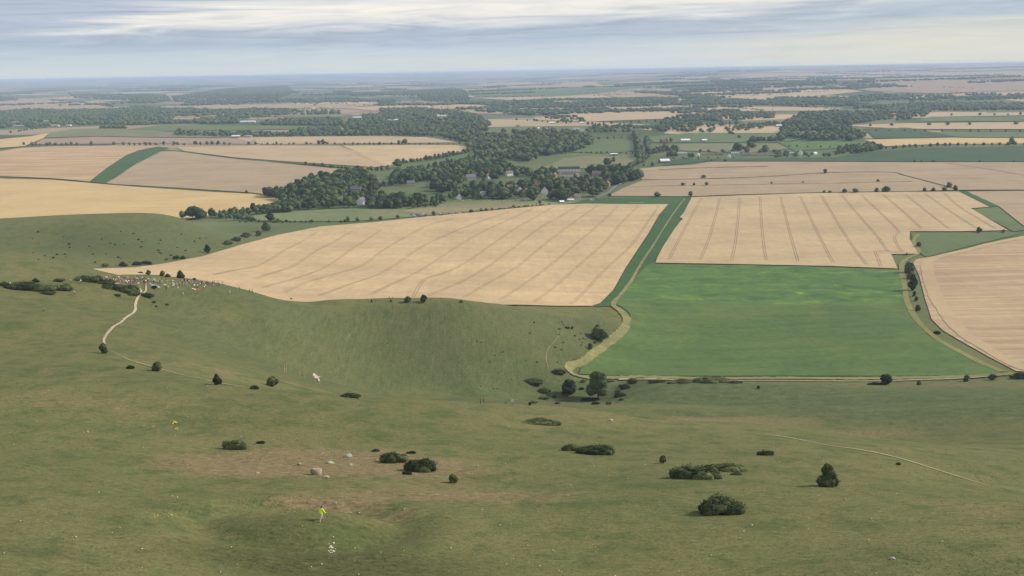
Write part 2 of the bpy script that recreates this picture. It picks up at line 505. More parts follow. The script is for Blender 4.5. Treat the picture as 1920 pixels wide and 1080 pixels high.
def two_crop_material():
    mt, nt = new_mat('green_crop')
    pos = nt.n('ShaderNodeNewGeometry').outputs['Position']
    a, b = at_z(1160, 568, 2.0), at_z(1697, 570, 2.0)
    k = (b[1] - a[1]) / (b[0] - a[0])
    sep = nt.n('ShaderNodeSeparateXYZ', {0: pos}).outputs
    n0 = nt.noise(pos, 0.020, 5, 0.62, 0.5)
    n1 = nt.noise(nt.mapping(pos, (1, 1.7, 0), (0, 0, 0.05)), 0.042, 5, 0.6, 0.8)
    n2 = nt.noise(pos, 0.22, 5, 0.68)
    n3 = nt.noise(nt.mapping(pos, (0.010, 0.12, 0), (0, 0, math.atan(k))), 1.0, 4, 0.65, 0.3)
    off = nt.math('SUBTRACT', nt.math('SUBTRACT', sep[1], nt.math('MULTIPLY', sep[0], k)), a[1] - k * a[0])
    off = nt.math('ADD', off, nt.math('MULTIPLY', nt.math('SUBTRACT', n1, 0.5), 16.0))
    up = nt.n('ShaderNodeMapRange', {0: off, 1: -5.0, 2: 5.0, 3: 0.0, 4: 1.0}, interpolation_type='SMOOTHSTEP').outputs[0]
    seam = nt.n('ShaderNodeMapRange', {0: nt.math('ABSOLUTE', nt.math('SUBTRACT', off, 2.0)), 1: 0.0, 2: 5.0, 3: 0.55, 4: 0.0}).outputs[0]
    low = nt.ramp(n0, [(0.30, (0.072, 0.120, 0.040)), (0.5, (0.090, 0.137, 0.043)), (0.70, (0.118, 0.154, 0.048))])
    top = nt.ramp(n1, [(0.30, (0.054, 0.106, 0.037)), (0.48, (0.082, 0.146, 0.044)), (0.60, (0.104, 0.170, 0.045)), (0.72, (0.195, 0.245, 0.050))])
    c = nt.mix(up, low, top)
    c = nt.mix(nt.math('MULTIPLY', seam, nt.ramp(n0, [(0.42, 0.0), (0.6, 1.0)])), c, (0.115, 0.170, 0.070))
    c = nt.mix(1.0, c, nt.ramp(n2, [(0.3, 0.86), (0.7, 1.14)]), 'MULTIPLY')
    c = nt.mix(1.0, c, nt.ramp(n3, [(0.32, 0.90), (0.68, 1.10)]), 'MULTIPLY')
    finish(nt, c, 0.9, n2, 0.3, 0.5, 0.1)
    return mt


M['green'] = two_crop_material()
M['dgreen'] = crop_material('dark_margin_grass', (0.050, 0.102, 0.033), 0.14)
M['pasture'] = crop_material('pasture_grass', (0.105, 0.142, 0.056), 0.14, None, 0, (0.02, (0.165, 0.150, 0.070), 0.55, 0.75))
M['lawn'] = crop_material('light_pasture', (0.150, 0.178, 0.078), 0.14, (18.0, 0.10), 0.1, (0.012, (0.215, 0.200, 0.100), 0.50, 0.72))
M['meadow'] = crop_material('pale_meadow', (0.175, 0.175, 0.085), 0.12, (14.0, 0.08), 0.1)
M['hay'] = crop_material('dry_hay_grass', (0.235, 0.195, 0.100), 0.12, (10.0, 0.10), 0.05)
M['bluegreen'] = crop_material('dense_root_crop', (0.052, 0.088, 0.040), 0.10)
M['track'] = crop_material('worn_farm_track', (0.235, 0.205, 0.090), 0.28, None, 0, (0.06, (0.165, 0.175, 0.065), 0.45, 0.62))
M['verge'] = crop_material('yellow_verge_grass', (0.20, 0.185, 0.070), 0.18)
M['chalk'] = crop_material('chalk_path', (0.40, 0.34, 0.23), 0.15)
M['chalkw'] = crop_material('bare_chalk', (0.40, 0.36, 0.29), 0.12)
M['tram'] = crop_material('tramline_soil', (0.245, 0.165, 0.095), 0.15)
M['hedgeline'] = crop_material('rank_grass_bank', (0.060, 0.070, 0.032), 0.2)
M['asphalt'] = plain('asphalt', (0.16, 0.16, 0.16), 0.85, 0.2)


# ------------------------------------------------------------------ the ground sheet

def blob(x, y, px, py, rx, ry, z=None):
    """soft patch centred under a picture point, radii in metres across / along the view"""
    cx, cy = on_ground([px], [py])[:2]
    return np.exp(-(((x - cx[0]) / rx) ** 2 + ((y - cy[0]) / ry) ** 2))


def build_ground():
    azs = np.concatenate([np.linspace(-180, -42, 46)[:-1], np.linspace(-42, 42, 560), np.linspace(42, 180, 46)[1:-1]])
    rs = np.concatenate([[0.0], np.geomspace(15, 45000, 700)])
    A, Rr = np.meshgrid(np.radians(azs), rs[1:])
    X, Y = Rr * np.sin(A), Rr * np.cos(A)
    Z = height(X, Y)
    nr, na = X.shape
    verts = np.stack([X, Y, Z], -1).reshape(-1, 3)
    i = np.arange(nr - 1)[:, None] * na
    j = np.arange(na)[None]
    jn = (j + 1) % na
    faces = np.stack([i + j, i + jn, i + na + jn, i + na + j], -1).reshape(-1, 4)[:, ::-1]
    # close the hole under the camera
    verts = np.vstack([verts, [[0, 0, height(np.array([0.0]), np.array([0.0]))[0]]]])
    c = len(verts) - 1
    fan = np.stack([np.full(na, c), np.full(na, c), np.arange(na), (np.arange(na) + 1) % na], -1)
    me = bpy.data.meshes.new('ground')
    nq = len(faces)
    me.vertices.add(len(verts))
    me.vertices.foreach_set('co', verts.astype(np.float32).ravel())
    tri = fan[:, [0, 3, 2]]
    loops = np.concatenate([faces.ravel(), tri.ravel()]).astype(np.int32)
    me.loops.add(len(loops))
    me.loops.foreach_set('vertex_index', loops)
    me.polygons.add(nq + len(tri))
    me.polygons.foreach_set('loop_start', np.concatenate([np.arange(nq) * 4, nq * 4 + np.arange(len(tri)) * 3]).astype(np.int32))
    me.polygons.foreach_set('loop_total', np.concatenate([np.full(nq, 4), np.full(len(tri), 3)]).astype(np.int32))
    me.update(calc_edges=True)
    me.polygons.foreach_set('use_smooth', np.ones(nq + len(tri), bool))
    x, y, z = verts.T
    r = np.hypot(x, y)
    e = 1.5
    gx = (height(x + e, y) - height(x - e, y)) / (2 * e)
    gy = (height(x, y + e) - height(x, y - e)) / (2 * e)
    slope = np.hypot(gx, gy)
    near = r < 1300
    steep = sstep(0.22, 0.42, slope) * near * sstep(260, 330, r)
    far = np.maximum(sstep(3.5, 0.5, z) * sstep(430, 480, r) * (1 - sstep(900, 1000, r)), sstep(900, 1000, r))
    patch = sstep(2100, 2500, r)
    dry = np.zeros(len(x))
    lush = np.zeros(len(x))
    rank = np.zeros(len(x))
    for a in [(250, 465, 110, 50, 0.5), (470, 1035, 11, 6, 0.5), (600, 1050, 11, 5, 0.55), (730, 1010, 6, 5, 0.6), (620, 975, 4, 2, 0.35), (520, 985, 5, 3, 0.5), (680, 1070, 12, 5, 0.5), (1330, 960, 7, 3, 0.5), (1160, 1000, 14, 4, 0.3), (60, 1035, 7, 2, 0.6), (330, 960, 12, 4, 0.3), (900, 1060, 16, 5, 0.3), (1400, 1060, 16, 5, 0.25), (240, 900, 14, 3, 0.2), (1150, 742, 20, 12, 0.45), (1040, 742, 24, 12, 0.4)]:  # first patch is shade of the dry-valley hollow painted into the turf
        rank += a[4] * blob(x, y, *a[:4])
    for a in [(560, 860, 22, 9, 1.0), (720, 880, 22, 9, 0.9), (450, 880, 14, 8, 0.75), (900, 930, 16, 8, 0.6), (640, 925, 20, 5, 0.5), (150, 760, 60, 14, 0.35), (1450, 792, 26, 10, 0.85), (1330, 786, 24, 8, 0.75), (1600, 815, 26, 10, 0.8),
              (1180, 782, 22, 7, 0.5), (760, 745, 40, 5, 0.55), (560, 722, 26, 6, 0.5), (430, 700, 22, 7, 0.5), (330, 685, 20, 6, 0.4), (1700, 840, 14, 10, 0.45), (1850, 960, 16, 12, 0.4),
              (440, 1000, 5, 2, 0.5), (500, 962, 6, 2, 0.55), (560, 944, 7, 2, 0.6), (640, 950, 7, 2, 0.5), (720, 975, 5, 2.5, 0.5), (1120, 755, 26, 12, 0.45), (1160, 738, 18, 10, 0.5), (100, 700, 60, 20, 0.3), (250, 540, 26, 14, 0.45), (1010, 612, 40, 18, 0.25), (1080, 600, 40, 14, 0.25)]:
        dry += a[4] * blob(x, y, *a[:4])
    for a in [(600, 1040, 12, 4, 0.5), (720, 1010, 8, 5, 0.3), (450, 1010, 8, 6, 0.3), (200, 455, 120, 60, 0.75), (420, 455, 60, 50, 0.5), (250, 805, 15, 6, 0.6), (680, 808, 10, 4, 0.5), (330, 950, 14, 6, 0.6), (60, 1030, 8, 4, 0.5), (1050, 745, 45, 22, 0.9), (1150, 735, 30, 15, 0.8),
              (1000, 710, 30, 22, 0.6), (1500, 755, 100, 50, 1.0), (1300, 740, 60, 40, 0.9), (1300, 775, 16, 8, 0.8), (1750, 755, 100, 60, 1.0), (1920, 760, 80, 50, 0.8), (900, 735, 50, 30, 0.6), (560, 600, 90, 40, 0.35), (1100, 850, 14, 8, 0.3), (1345, 960, 8, 6, 0.3), (950, 900, 25, 10, 0.3), (1150, 960, 20, 9, 0.35), (830, 1040, 14, 7, 0.3)]:
        lush += a[4] * blob(x, y, *a[:4])
    # the dry bank along the brow of the near hill is real straw-coloured grass
    steep = steep * (1 - 0.9 * np.clip(lush, 0, 1) * sstep(-20, 60, x) * sstep(300, 340, r))
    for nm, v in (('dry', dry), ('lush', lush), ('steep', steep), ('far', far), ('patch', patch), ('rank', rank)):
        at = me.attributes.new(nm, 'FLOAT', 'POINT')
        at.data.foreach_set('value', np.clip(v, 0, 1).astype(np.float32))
    me.materials.append(M['ground'])
    o = link('ground', me)
    tag(o, 'rough olive green downland turf falling to the patchwork farmland of the vale', 'ground', kind='structure')


build_ground()


# ------------------------------------------------------------------ fields and tracks laid on the ground

def world_pts(pts, dens=14.0, closed=True):
    """picture polyline -> ground points; (x, y) is seen ground, (x, y, z) lies hidden at height z, ('w', x, y) is in metres"""
    out = []
    n = len(pts)
    seq = []
    for i in range(n if closed else n - 1):
        a, b = pts[i], pts[(i + 1) % n]
        if len(a) == 2 and len(b) == 2:
            k = max(1, int(math.hypot(b[0] - a[0], b[1] - a[1]) / dens))
            for q in range(k):
                t = q / k
                seq.append((a[0] + (b[0] - a[0]) * t, a[1] + (b[1] - a[1]) * t))
        else:
            seq.append(a)
    if not closed:
        seq.append(pts[-1])
    vis = [i for i, p in enumerate(seq) if len(p) == 2]
    res = [None] * len(seq)
    if vis:
        x, y, _, _ = on_ground([seq[i][0] for i in vis], [seq[i][1] for i in vis])
        for k, i in enumerate(vis):
            res[i] = (x[k], y[k])
    for i, p in enumerate(seq):
        if len(p) == 3:
            res[i] = (p[1], p[2]) if p[0] == 'w' else at_z(*p)
    return np.array(res, float)


def inside(P, X, Y):
    c = np.zeros(X.shape, bool)
    n = len(P)
    j = n - 1
    for i in range(n):
        xi, yi = P[i]
        xj, yj = P[j]
        k = ((yi > Y) != (yj > Y)) & (X < (xj - xi) * (Y - yi) / (yj - yi + 1e-12) + xi)
        c ^= k
        j = i
    return c


def lift_at(x, y, base):
    return base + 0.00035 * np.hypot(x, y)


def drape(P, lift, cell=None):
    """fill polygon P with triangles that follow the ground"""
    lo, hi = P.min(0), P.max(0)
    d = np.hypot(*(P.mean(0)))
    if cell is None:
        cell = max(5.0, d * 0.016)
        cell = max(cell, math.sqrt((hi[0] - lo[0]) * (hi[1] - lo[1]) / 3500.0))
    gx = np.arange(lo[0] + cell * 0.37, hi[0], cell)
    gy = np.arange(lo[1] + cell * 0.41, hi[1], cell)
    GX, GY = np.meshgrid(gx, gy)
    k = inside(P, GX, GY)
    inner = np.stack([GX[k], GY[k]], -1)
    if len(inner):
        # keep clear of the outline
        dmin = np.full(len(inner), 1e9)
        Q = np.roll(P, -1, 0)
        for a, b in zip(P, Q):
            ab = b - a
            t = np.clip(((inner - a) @ ab) / (ab @ ab + 1e-9), 0, 1)
            dmin = np.minimum(dmin, np.hypot(*(inner - a - t[:, None] * ab).T))
        inner = inner[dmin > cell * 0.3]
    co = [Vector(p) for p in P] + [Vector(p) for p in inner]
    vs, _, fs, *_ = delaunay_2d_cdt(co, [], [list(range(len(P)))], 1, 1e-3)
    v = np.array([(p.x, p.y) for p in vs])
    z = height(v[:, 0], v[:, 1]) + lift_at(v[:, 0], v[:, 1], lift)
    fs = [tuple(f) for f in fs]
    # face up
    out = []
    for f in fs:
        a, b, c = v[f[0]], v[f[1]], v[f[2]]
        if (b[0] - a[0]) * (c[1] - a[1]) - (b[1] - a[1]) * (c[0] - a[0]) < 0:
            f = f[::-1]
        out.append(f)
    return np.column_stack([v, z]), out


def smooth_line(P, n=8):
    """Catmull-Rom through points (rows may carry widths)"""
    P = np.asarray(P, float)
    if len(P) < 3:
        t = np.linspace(0, 1, n * 2)[:, None]
        return P[0] * (1 - t) + P[1] * t
    Q = np.vstack([2 * P[0] - P[1], P, 2 * P[-1] - P[-2]])
    out = []
    for i in range(1, len(Q) - 2):
        for k in range(n):
            t = k / n
            a, b, c, d = Q[i - 1], Q[i], Q[i + 1], Q[i + 2]
            out.append(0.5 * ((2 * b) + (c - a) * t + (2 * a - 5 * b + 4 * c - d) * t * t + (3 * b - a - 3 * c + d) * t ** 3))
    out.append(Q[-2])
    return np.array(out)


def ribbon_geo(L, widths, lift, jitter=0.0, seed=1):
    """strip along ground line L (n,2), with half-width noise"""
    rg = np.random.default_rng(seed)
    T = np.gradient(L, axis=0)
    T /= np.linalg.norm(T, axis=1)[:, None] + 1e-9
    N = np.stack([-T[:, 1], T[:, 0]], -1)
    w = np.broadcast_to(np.asarray(widths, float), (len(L),)) * 0.5
    wl = w * (1 + jitter * rg.standard_normal(len(L)))
    wr = w * (1 + jitter * rg.standard_normal(len(L)))
    cols = [L + N * wl[:, None], L, L - N * wr[:, None]]
    V = []
    for c in cols:
        V.append(np.column_stack([c, height(c[:, 0], c[:, 1]) + lift_at(c[:, 0], c[:, 1], lift)]))
    V = np.stack(V, 1).reshape(-1, 3)
    F = []
    for i in range(len(L) - 1):
        for k in range(2):
            a = i * 3 + k
            F.append((a, a + 3, a + 4, a + 1) if False else (a + 1, a + 4, a + 3, a))
    # make sure they face up
    a, b, c = V[F[0][0]], V[F[0][1]], V[F[0][2]]
    if np.cross(b - a, c - a)[2] < 0:
        F = [f[::-1] for f in F]
    return V, F


def merge_geo(parts):
    V, F, I = [], [], []
    off = 0
    for v, f, mi in parts:
        V.append(v)
        F += [tuple(k + off for k in q) for q in f]
        I += [mi] * len(f)
        off += len(v)
    return np.vstack(V), F, I


def field(name, label, pts, mat, lift=0.35, trams=None, dens=14.0, cat='field', tram_w=0.55, tram_gap=1.9):
    P = world_pts(pts, dens)
    v, f = drape(P, lift)
    parts = [(v, f, 0)]
    mats = [M[mat]]
    if trams:
        mats.append(M['tram'])
        for k, t in enumerate(trams):
            L = smooth_line(world_pts(t, 40, closed=False), 6)
            T = np.gradient(L, axis=0)
            T /= np.linalg.norm(T, axis=1)[:, None] + 1e-9
            N = np.stack([-T[:, 1], T[:, 0]], -1)
            for sgn in (-1, 1):
                rv_, rf_ = ribbon_geo(L + N * tram_gap / 2 * sgn, tram_w, lift + 0.12, 0.12, k * 2 + (sgn + 1) // 2)
                parts.append((rv_, rf_, 1))
    V, F, I = merge_geo(parts)
    o = link(name, mesh_np(name, V, F, mats, I, True))
    tag(o, label, cat, kind='structure')
    return o


def track(name, label, pts, mat, width, lift=0.12, jitter=0.1, cat='path', n=8):
    """pts rows (x, y) in the picture; width one number or one per point (metres)"""
    W = np.broadcast_to(np.asarray(width, float), (len(pts),))
    P = world_pts([p for p in pts], 1e9, closed=False)
    L = smooth_line(np.column_stack([P, W]), n)
    v, f = ribbon_geo(L[:, :2], np.maximum(L[:, 2], 0.05), lift, jitter, len(pts))
    o = link(name, mesh_np(name, v, f, [M[mat]], None, True))
    tag(o, label, cat, kind='structure')
    return o


# --- the near fields
T1 = [[(592, 437), (545, 465), (485, 499), (400, 517)], [(660, 434), (600, 468), (550, 500), (480, 524)], [(715, 432), (665, 465), (615, 500), (560, 522), (490, 541)],
      [(850, 412), (800, 425), (730, 463), (680, 499), (640, 512), (575, 531), (534, 551)], [(955, 399), (920, 410), (850, 436), (790, 465), (738, 500), (700, 520), (655, 535), (597, 556)],
      [(1000, 392), (905, 436), (855, 465), (802, 500), (745, 530), (692, 555)], [(1040, 388), (960, 434), (915, 465), (865, 499), (790, 532), (732, 559)],
      [(1085, 387), (1010, 430), (960, 468), (917, 500), (865, 530), (802, 557)], [(1120, 387), (1060, 430), (1020, 460), (972, 500), (920, 530), (872, 558)],
      [(1160, 387), (1120, 425), (1078, 460), (1030, 500), (985, 533), (936, 565)], [(1197, 387), (1160, 425), (1135, 455), (1084, 500), (1045, 535), (1000, 568)],
      [(1235, 388), (1213, 420), (1185, 460), (1140, 502), (1110, 533), (1070, 572)]]
field('wheat_field', 'large pale wheat field of curving tramlines behind the steep grass slope',
      [(252, 503), (300, 497), (380, 482), (450, 461), (520, 442), (600, 426), (700, 418), (800, 407), (880, 400), (960, 392), (1040, 385), (1100, 383), (1180, 384), (1253, 384), (1235, 405),
       (1215, 440), (1195, 470), (1172, 505), (1150, 545), (1125, 570), (1110, 575), (1040, 575), (975, 573), ('w', -10, 565), ('w', -60, 560), ('w', -110, 555), ('w', -160, 545), ('w', -215, 555), ('w', -250, 590), ('w', -290, 630), ('w', -318, 668)],
      'wheat', 0.5, T1, tram_w=0.42)
T2 = [[(1315, 373), (1300, 400), (1284, 430), (1264, 468), (1255, 488)], [(1350, 372), (1338, 420), (1325, 460), (1313, 488)], [(1387, 371), (1383, 420), (1378, 460), (1372, 489)], [(1425, 370), (1428, 420), (1432, 460), (1437, 490)],
      [(1463, 370), (1475, 415), (1487, 460), (1496, 491)], [(1500, 369), (1522, 415), (1545, 462), (1562, 494)], [(1540, 368), (1565, 410), (1600, 465), (1625, 498)], [(1578, 367), (1610, 405), (1645, 445), (1665, 472), (1692, 474)],
      [(1615, 367), (1650, 400), (1683, 433), (1677, 445), (1682, 460), (1692, 474)], [(1655, 366), (1690, 395), (1728, 430)], [(1697, 366), (1740, 400), (1779, 430)], [(1735, 365), (1785, 400), (1832, 430)], [(1770, 363), (1800, 390), (1866, 430)], [(1640, 473), (1652, 501)], [(1640, 473), (1665, 472)]]
field('wheat_field', 'pale wheat field with straight double tramlines beyond the green field',
      [(1297, 371), (1400, 367), (1550, 363), (1700, 361), (1797, 360), (1855, 389), (1820, 392), (1890, 433), (1800, 435), (1706, 435), (1705, 450), (1722, 477), (1671, 478), (1683, 505), (1550, 500), (1400, 497), (1229, 494), (1232, 485), (1242, 465), (1265, 430), (1279, 412), (1275, 408), (1282, 400)],
      'wheat2', 0.5, T2, tram_w=0.42)
field('crop_field', 'broad green crop field at the foot of the downs with a patchier, fresher upper end',
      [(1215, 497), (1400, 498), (1550, 502), (1687, 508), (1691, 540), (1698, 570), (1713, 600), (1741, 630), (1781, 655), (1831, 680), (1878, 699), (1865, 704), (1700, 706), (1500, 706), (1300, 706), (1140, 705), (1085, 702), (1090, 690), (1120, 668), (1150, 645), (1175, 618), (1184, 600), (1180, 587), (1165, 576), (1152, 570), (1165, 555), (1190, 522)],
      'green', 0.28)
field('grass_margin', 'dark green grass margin between the two tramlined wheat fields',
      [(1253, 384), (1180, 384), (1075, 383), (1100, 374), (1180, 371), (1297, 370), (1282, 400), (1276, 410), (1265, 430), (1240, 465), (1228, 490), (1216, 497), (1190, 521), (1163, 560), (1150, 575), (1112, 576), (1127, 570), (1151, 545), (1173, 505), (1196, 470), (1216, 440), (1236, 405)],
      'dgreen', 0.2)
field('stubble_field', 'cut stubble field with bands of straw at the right edge',
      [(1990, 436), (1920, 443), (1860, 455), (1780, 476), (1718, 487), (1712, 493), (1724, 520), (1734, 560), (1747, 600), (1767, 620), (1802, 641), (1852, 669), (1905, 697), (1960, 700), (2150, 700), (2250, 560), (2150, 430)], 'stubble', 0.25)
track('stubble_headland', 'pale combined headland strip curving around the stubble field', [(1990, 441), (1900, 450), (1810, 471), (1745, 489), (1742, 520), (1762, 570), (1800, 620), (1850, 655), (1910, 688), (1960, 702)], 'tan', [7, 8, 8, 9, 10, 10, 10, 9, 9, 8], 0.5, 0.06, 'field margin')
field('grass_field', 'small green grass field wedged between the wheat and the stubble', [(1708, 437), (1800, 437), (1893, 436), (1914, 439), (1860, 452), (1780, 472), (1738, 483), (1728, 478), (1711, 452)], 'pasture', 0.3)
field('grass_field', 'triangular patch of rough green grass at the corner of the wheat field', [(1822, 394), (1857, 390), (1870, 388), (1925, 432), (1900, 435)], 'pasture', 0.3)
field('grass_strip', 'narrow green strip running down beside the wheat field', [(1799, 360), (1812, 359), (1872, 387), (1857, 389)], 'dgreen', 0.3)
field('stubble_field', 'dull stubble field beyond the green strip at the right edge', [(1812, 360), (1870, 359), (1990, 358), (2050, 440), (1960, 442), (1924, 428), (1872, 387)], 'dull', 0.3)
field('stubble_field', 'wide dull stubble field behind the tramlined wheat with dark bank lines', [(1140, 368), (1170, 353), (1205, 339), (1197, 325), (1200, 317), (1240, 313), (1300, 310), (1332, 304), (1500, 304), (1700, 305), (1990, 305), (1990, 357), (1800, 358), (1650, 362), (1400, 366), (1290, 369)], 'dull', 0.3)
for lab, pts, w in [('dark grass bank crossing the dull stubble near its middle', [(1206, 338), (1330, 336), (1440, 332), (1550, 325), (1665, 324), (1700, 331), (1795, 356)], 3.5),
                    ('thin dark bank in the dull stubble nearest the wheat', [(1176, 351), (1400, 347), (1600, 344), (1712, 341)], 1.8),
                    ('broken dark bank at the top of the dull stubble', [(1236, 319), (1340, 315), (1440, 313)], 4.0)]:
    track('grass_bank', lab, pts, 'hedgeline', w, 0.75, 0.25, 'grass bank')
track('farm_track', 'brown farm track across the dull stubble', [(1775, 307), (1850, 317), (1935, 332)], 'pink', 9, 0.6, 0.1)
track('grass_bank', 'grass bank along the far edge of the tramlined wheat', [(1292, 370), (1400, 366), (1550, 362), (1700, 360), (1800, 358), (1990, 357)], 'hedgeline', 4.5, 0.7, 0.2, 'grass bank')
field('grass_field', 'long green grass field behind the dull stubble', [(1256, 301), (1240, 312), (1330, 303), (1500, 303), (1700, 304), (1990, 304), (1990, 273), (1760, 278), (1650, 284), (1560, 296), (1420, 298), (1270, 299)], 'bluegreen', 0.3)

# --- the fields on the left
field('barley_field', 'bright golden barley field beyond the dark grass ridge', [(-60, 335), (0, 336), (100, 338), (250, 351), (400, 361), (470, 364), (530, 374), (500, 385), (440, 396), (395, 404, 0), (330, 418, 0), (200, 430, 0), (0, 440, 0), (-90, 440, 0)], 'gold', 0.4)
field('straw_field', 'golden field with curved rows of straw at the left edge', [(-60, 288), (0, 284), (40, 278), (100, 275), (200, 274), (300, 275), (262, 282), (236, 292), (200, 316), (168, 341), (80, 335), (0, 331), (-60, 330)], 'swath', 0.4)
field('stubble_field', 'greyish tan stubble field between two grass strips', [(197, 345), (215, 336), (252, 310), (302, 285), (330, 284), (480, 302), (620, 316), (690, 321), (645, 331), (590, 347), (505, 366), (470, 362), (350, 354)], 'dull', 0.4)
field('wheat_field', 'long tan wheat field under the hedgerow of round trees', [(330, 277), (480, 274), (637, 274), (700, 299), (722, 312), (700, 314), (560, 305), (440, 296), (345, 284)], 'tan', 0.4)
field('wheat_field', 'tan wheat field tapering towards the wooded stream', [(641, 274), (760, 273), (850, 273), (877, 276), (868, 285), (800, 297), (752, 305), (728, 312), (700, 298)], 'wheat', 0.4)
field('grass_strip', 'dark green grass strip climbing between straw and stubble', [(168, 342), (195, 345), (250, 310), (300, 285), (318, 278), (300, 276), (262, 282), (236, 292), (200, 316)], 'dgreen', 0.3)
track('grass_bank', 'thin green bank between the stubble and the tan wheat', [(305, 282), (340, 285), (440, 298), (560, 308), (690, 319)], 'dgreen', 9, 0.6, 0.1, 'grass bank')
track('grass_bank', 'dark bank along the top of the golden barley', [(-40, 331), (100, 336), (250, 350), (400, 360), (470, 364)], 'hedgeline', 4, 0.7, 0.15, 'grass bank')
track('farm_track', 'pale track down the wheat to the stream', [(637, 276), (680, 292), (728, 313)], 'wheat2', 10, 0.7, 0.1)
field('barley_field', 'small golden field left of the low tree-topped hill', [(-50, 262), (0, 262), (60, 256), (92, 250), (82, 260), (45, 275), (0, 278), (-50, 280)], 'gold', 0.5)
field('grass_field', 'pale grass on the low tree-topped hill', [(94, 250), (140, 243), (200, 241), (260, 243), (330, 249), (420, 259), (280, 258), (180, 256), (84, 259)], 'meadow', 0.5)
field('bare_field', 'pinkish bare field on the flank of the low hill', [(82, 261), (180, 257), (280, 259), (420, 260), (480, 262), (480, 271), (250, 270), (100, 271), (60, 272)], 'pink', 0.5)
field('wheat_field', 'thin band of tan wheat behind the hedgerow', [(440, 259), (560, 257), (700, 256), (800, 258), (860, 268), (640, 270), (490, 271)], 'tan', 0.5)
field('grass_field', 'green pasture between dark tree belts beyond the hill', [(235, 244), (300, 236), (490, 236), (592, 237), (560, 243), (330, 247)], 'pasture', 0.6)

# --- pasture round the village
field('pasture', 'light green pasture below the village wood', [(405, 416), (470, 405), (560, 396), (640, 392), (760, 394), (850, 380), (960, 375), (1072, 376), (1100, 374), (1075, 382), (1040, 385), (960, 391), (880, 399), (780, 407), (660, 416), (540, 416), (440, 414)], 'lawn', 0.3)
field('hay_meadow', 'band of dry yellow grass across the village pasture', [(745, 397), (800, 391), (880, 386), (1000, 383), (1060, 381), (1040, 385), (960, 391), (880, 397), (790, 403)], 'hay', 0.6)
for lab, mt, pts in [
    ('sloping green paddock beside the stream', 'pasture', [(690, 333), (760, 319), (860, 291), (902, 283), (893, 296), (800, 316), (745, 340), (725, 350)]),
    ('pale meadow behind the long white house', 'meadow', [(1012, 318), (1058, 298), (1100, 293), (1192, 295), (1197, 310), (1130, 316)]),
    ('green paddock between the road and the dark wood', 'pasture', [(1068, 286), (1108, 268), (1190, 267), (1196, 284), (1130, 288)]),
    ('bright green field in front of the far hamlet', 'pasture', [(908, 252), (930, 242), (985, 243), (1003, 251), (960, 257)]),
    ('green field with a white barn roof', 'pasture', [(1215, 258), (1290, 250), (1450, 250), (1590, 247), (1465, 268), (1300, 268), (1225, 268)]),
    ('mown meadow behind the row of bungalows', 'meadow', [(1228, 274), (1300, 270), (1460, 270), (1480, 280), (1400, 288), (1300, 284), (1240, 282)]),
    ('green field right of the dark copse', 'green', [(1460, 268), (1590, 266), (1640, 270), (1580, 278), (1490, 284)]),
    ('dark root crop field in front of the far stubble', 'bluegreen', [(1618, 242), (1700, 240), (1742, 247), (1795, 257), (1740, 259), (1640, 260)]),
    ('narrow green field along the far hedge', 'pasture', [(1745, 248), (1920, 249), (1990, 250), (1990, 259), (1800, 258)]),
    ('golden strip of wheat under the far hedge', 'gold', [(1620, 263), (1760, 260), (1990, 260), (1990, 270), (1760, 271), (1660, 275)]),
    ('pale stubble strip with scattered trees', 'tan', [(1580, 236), (1700, 232), (1990, 229), (1990, 243), (1740, 243), (1640, 240)]),
    ('narrow green strip under the long tree belt', 'pasture', [(1730, 222), (1990, 218), (1990, 227), (1720, 229)]),
    ('tan band right of the long tree belt', 'tan', [(1760, 214), (1990, 210), (1990, 216), (1740, 220)]),
    ('straw field in front of the middle tree belt', 'tan', [(1095, 207), (1160, 202), (1300, 200), (1440, 201), (1582, 203), (1560, 208), (1380, 209), (1300, 214), (1150, 216), (1020, 216)]),
    ('tan field behind the far hamlet', 'tan', [(1000, 222), (1100, 215), (1300, 214), (1280, 222), (1100, 229), (1010, 226)]),
    ('long tan field left of the far hamlet', 'dull', [(860, 208), (960, 196), (1060, 203), (1020, 215), (900, 214)]),
    ('straw band in front of the dark tree line', 'tan', [(640, 203), (760, 197), (850, 196), (960, 200), (840, 205), (700, 208)]),
    ('tan band beyond the left tree belt', 'dull', [(350, 200), (420, 196), (520, 196), (640, 195), (700, 198), (640, 204), (500, 204), (380, 205)]),
    ('thin gold strip behind the left tree belt', 'gold', [(310, 216), (440, 212), (430, 218), (330, 220)]),
    ('pale field right of the barns', 'meadow', [(500, 216), (640, 214), (680, 216), (640, 220), (510, 220)]),
    ('large pink field under the left horizon', 'dull', [(-50, 192), (0, 190), (60, 186), (140, 190), (215, 202), (160, 206), (0, 208), (-50, 212)]),
    ('tan hillside fields under the right horizon', 'tan', [(1290, 176), (1400, 168), (1550, 164), (1620, 172), (1560, 178), (1440, 188), (1330, 182)]),
    ('pale pink hillside above the right tree belt', 'pink', [(1560, 162), (1700, 150), (1990, 150), (1990, 168), (1760, 176), (1640, 172)]),
    ('pink ploughland on the far right slope', 'dull', [(1240, 148), (1400, 140), (1600, 136), (1990, 136), (1990, 148), (1700, 149), (1560, 152), (1400, 150)]),
    ('tan field on the distant middle slope', 'dull', [(1120, 176), (1200, 166), (1260, 168), (1250, 180), (1160, 184)]),
    ('green hill pasture on the distant middle slope', 'pasture', [(890, 170), (1000, 164), (1180, 162), (1330, 156), (1320, 164), (1180, 172), (1050, 180), (890, 183)]),
    ('tan strip at the foot of the distant green slope', 'tan', [(880, 184), (1060, 182), (1060, 188), (950, 188)]),
    ('pink field above the distant green slope', 'dull', [(860, 160), (960, 154), (1120, 152), (1130, 162), (960, 166)]),
]:
    field('meadow' if mt == 'meadow' else 'field', lab, pts, mt, 0.5)

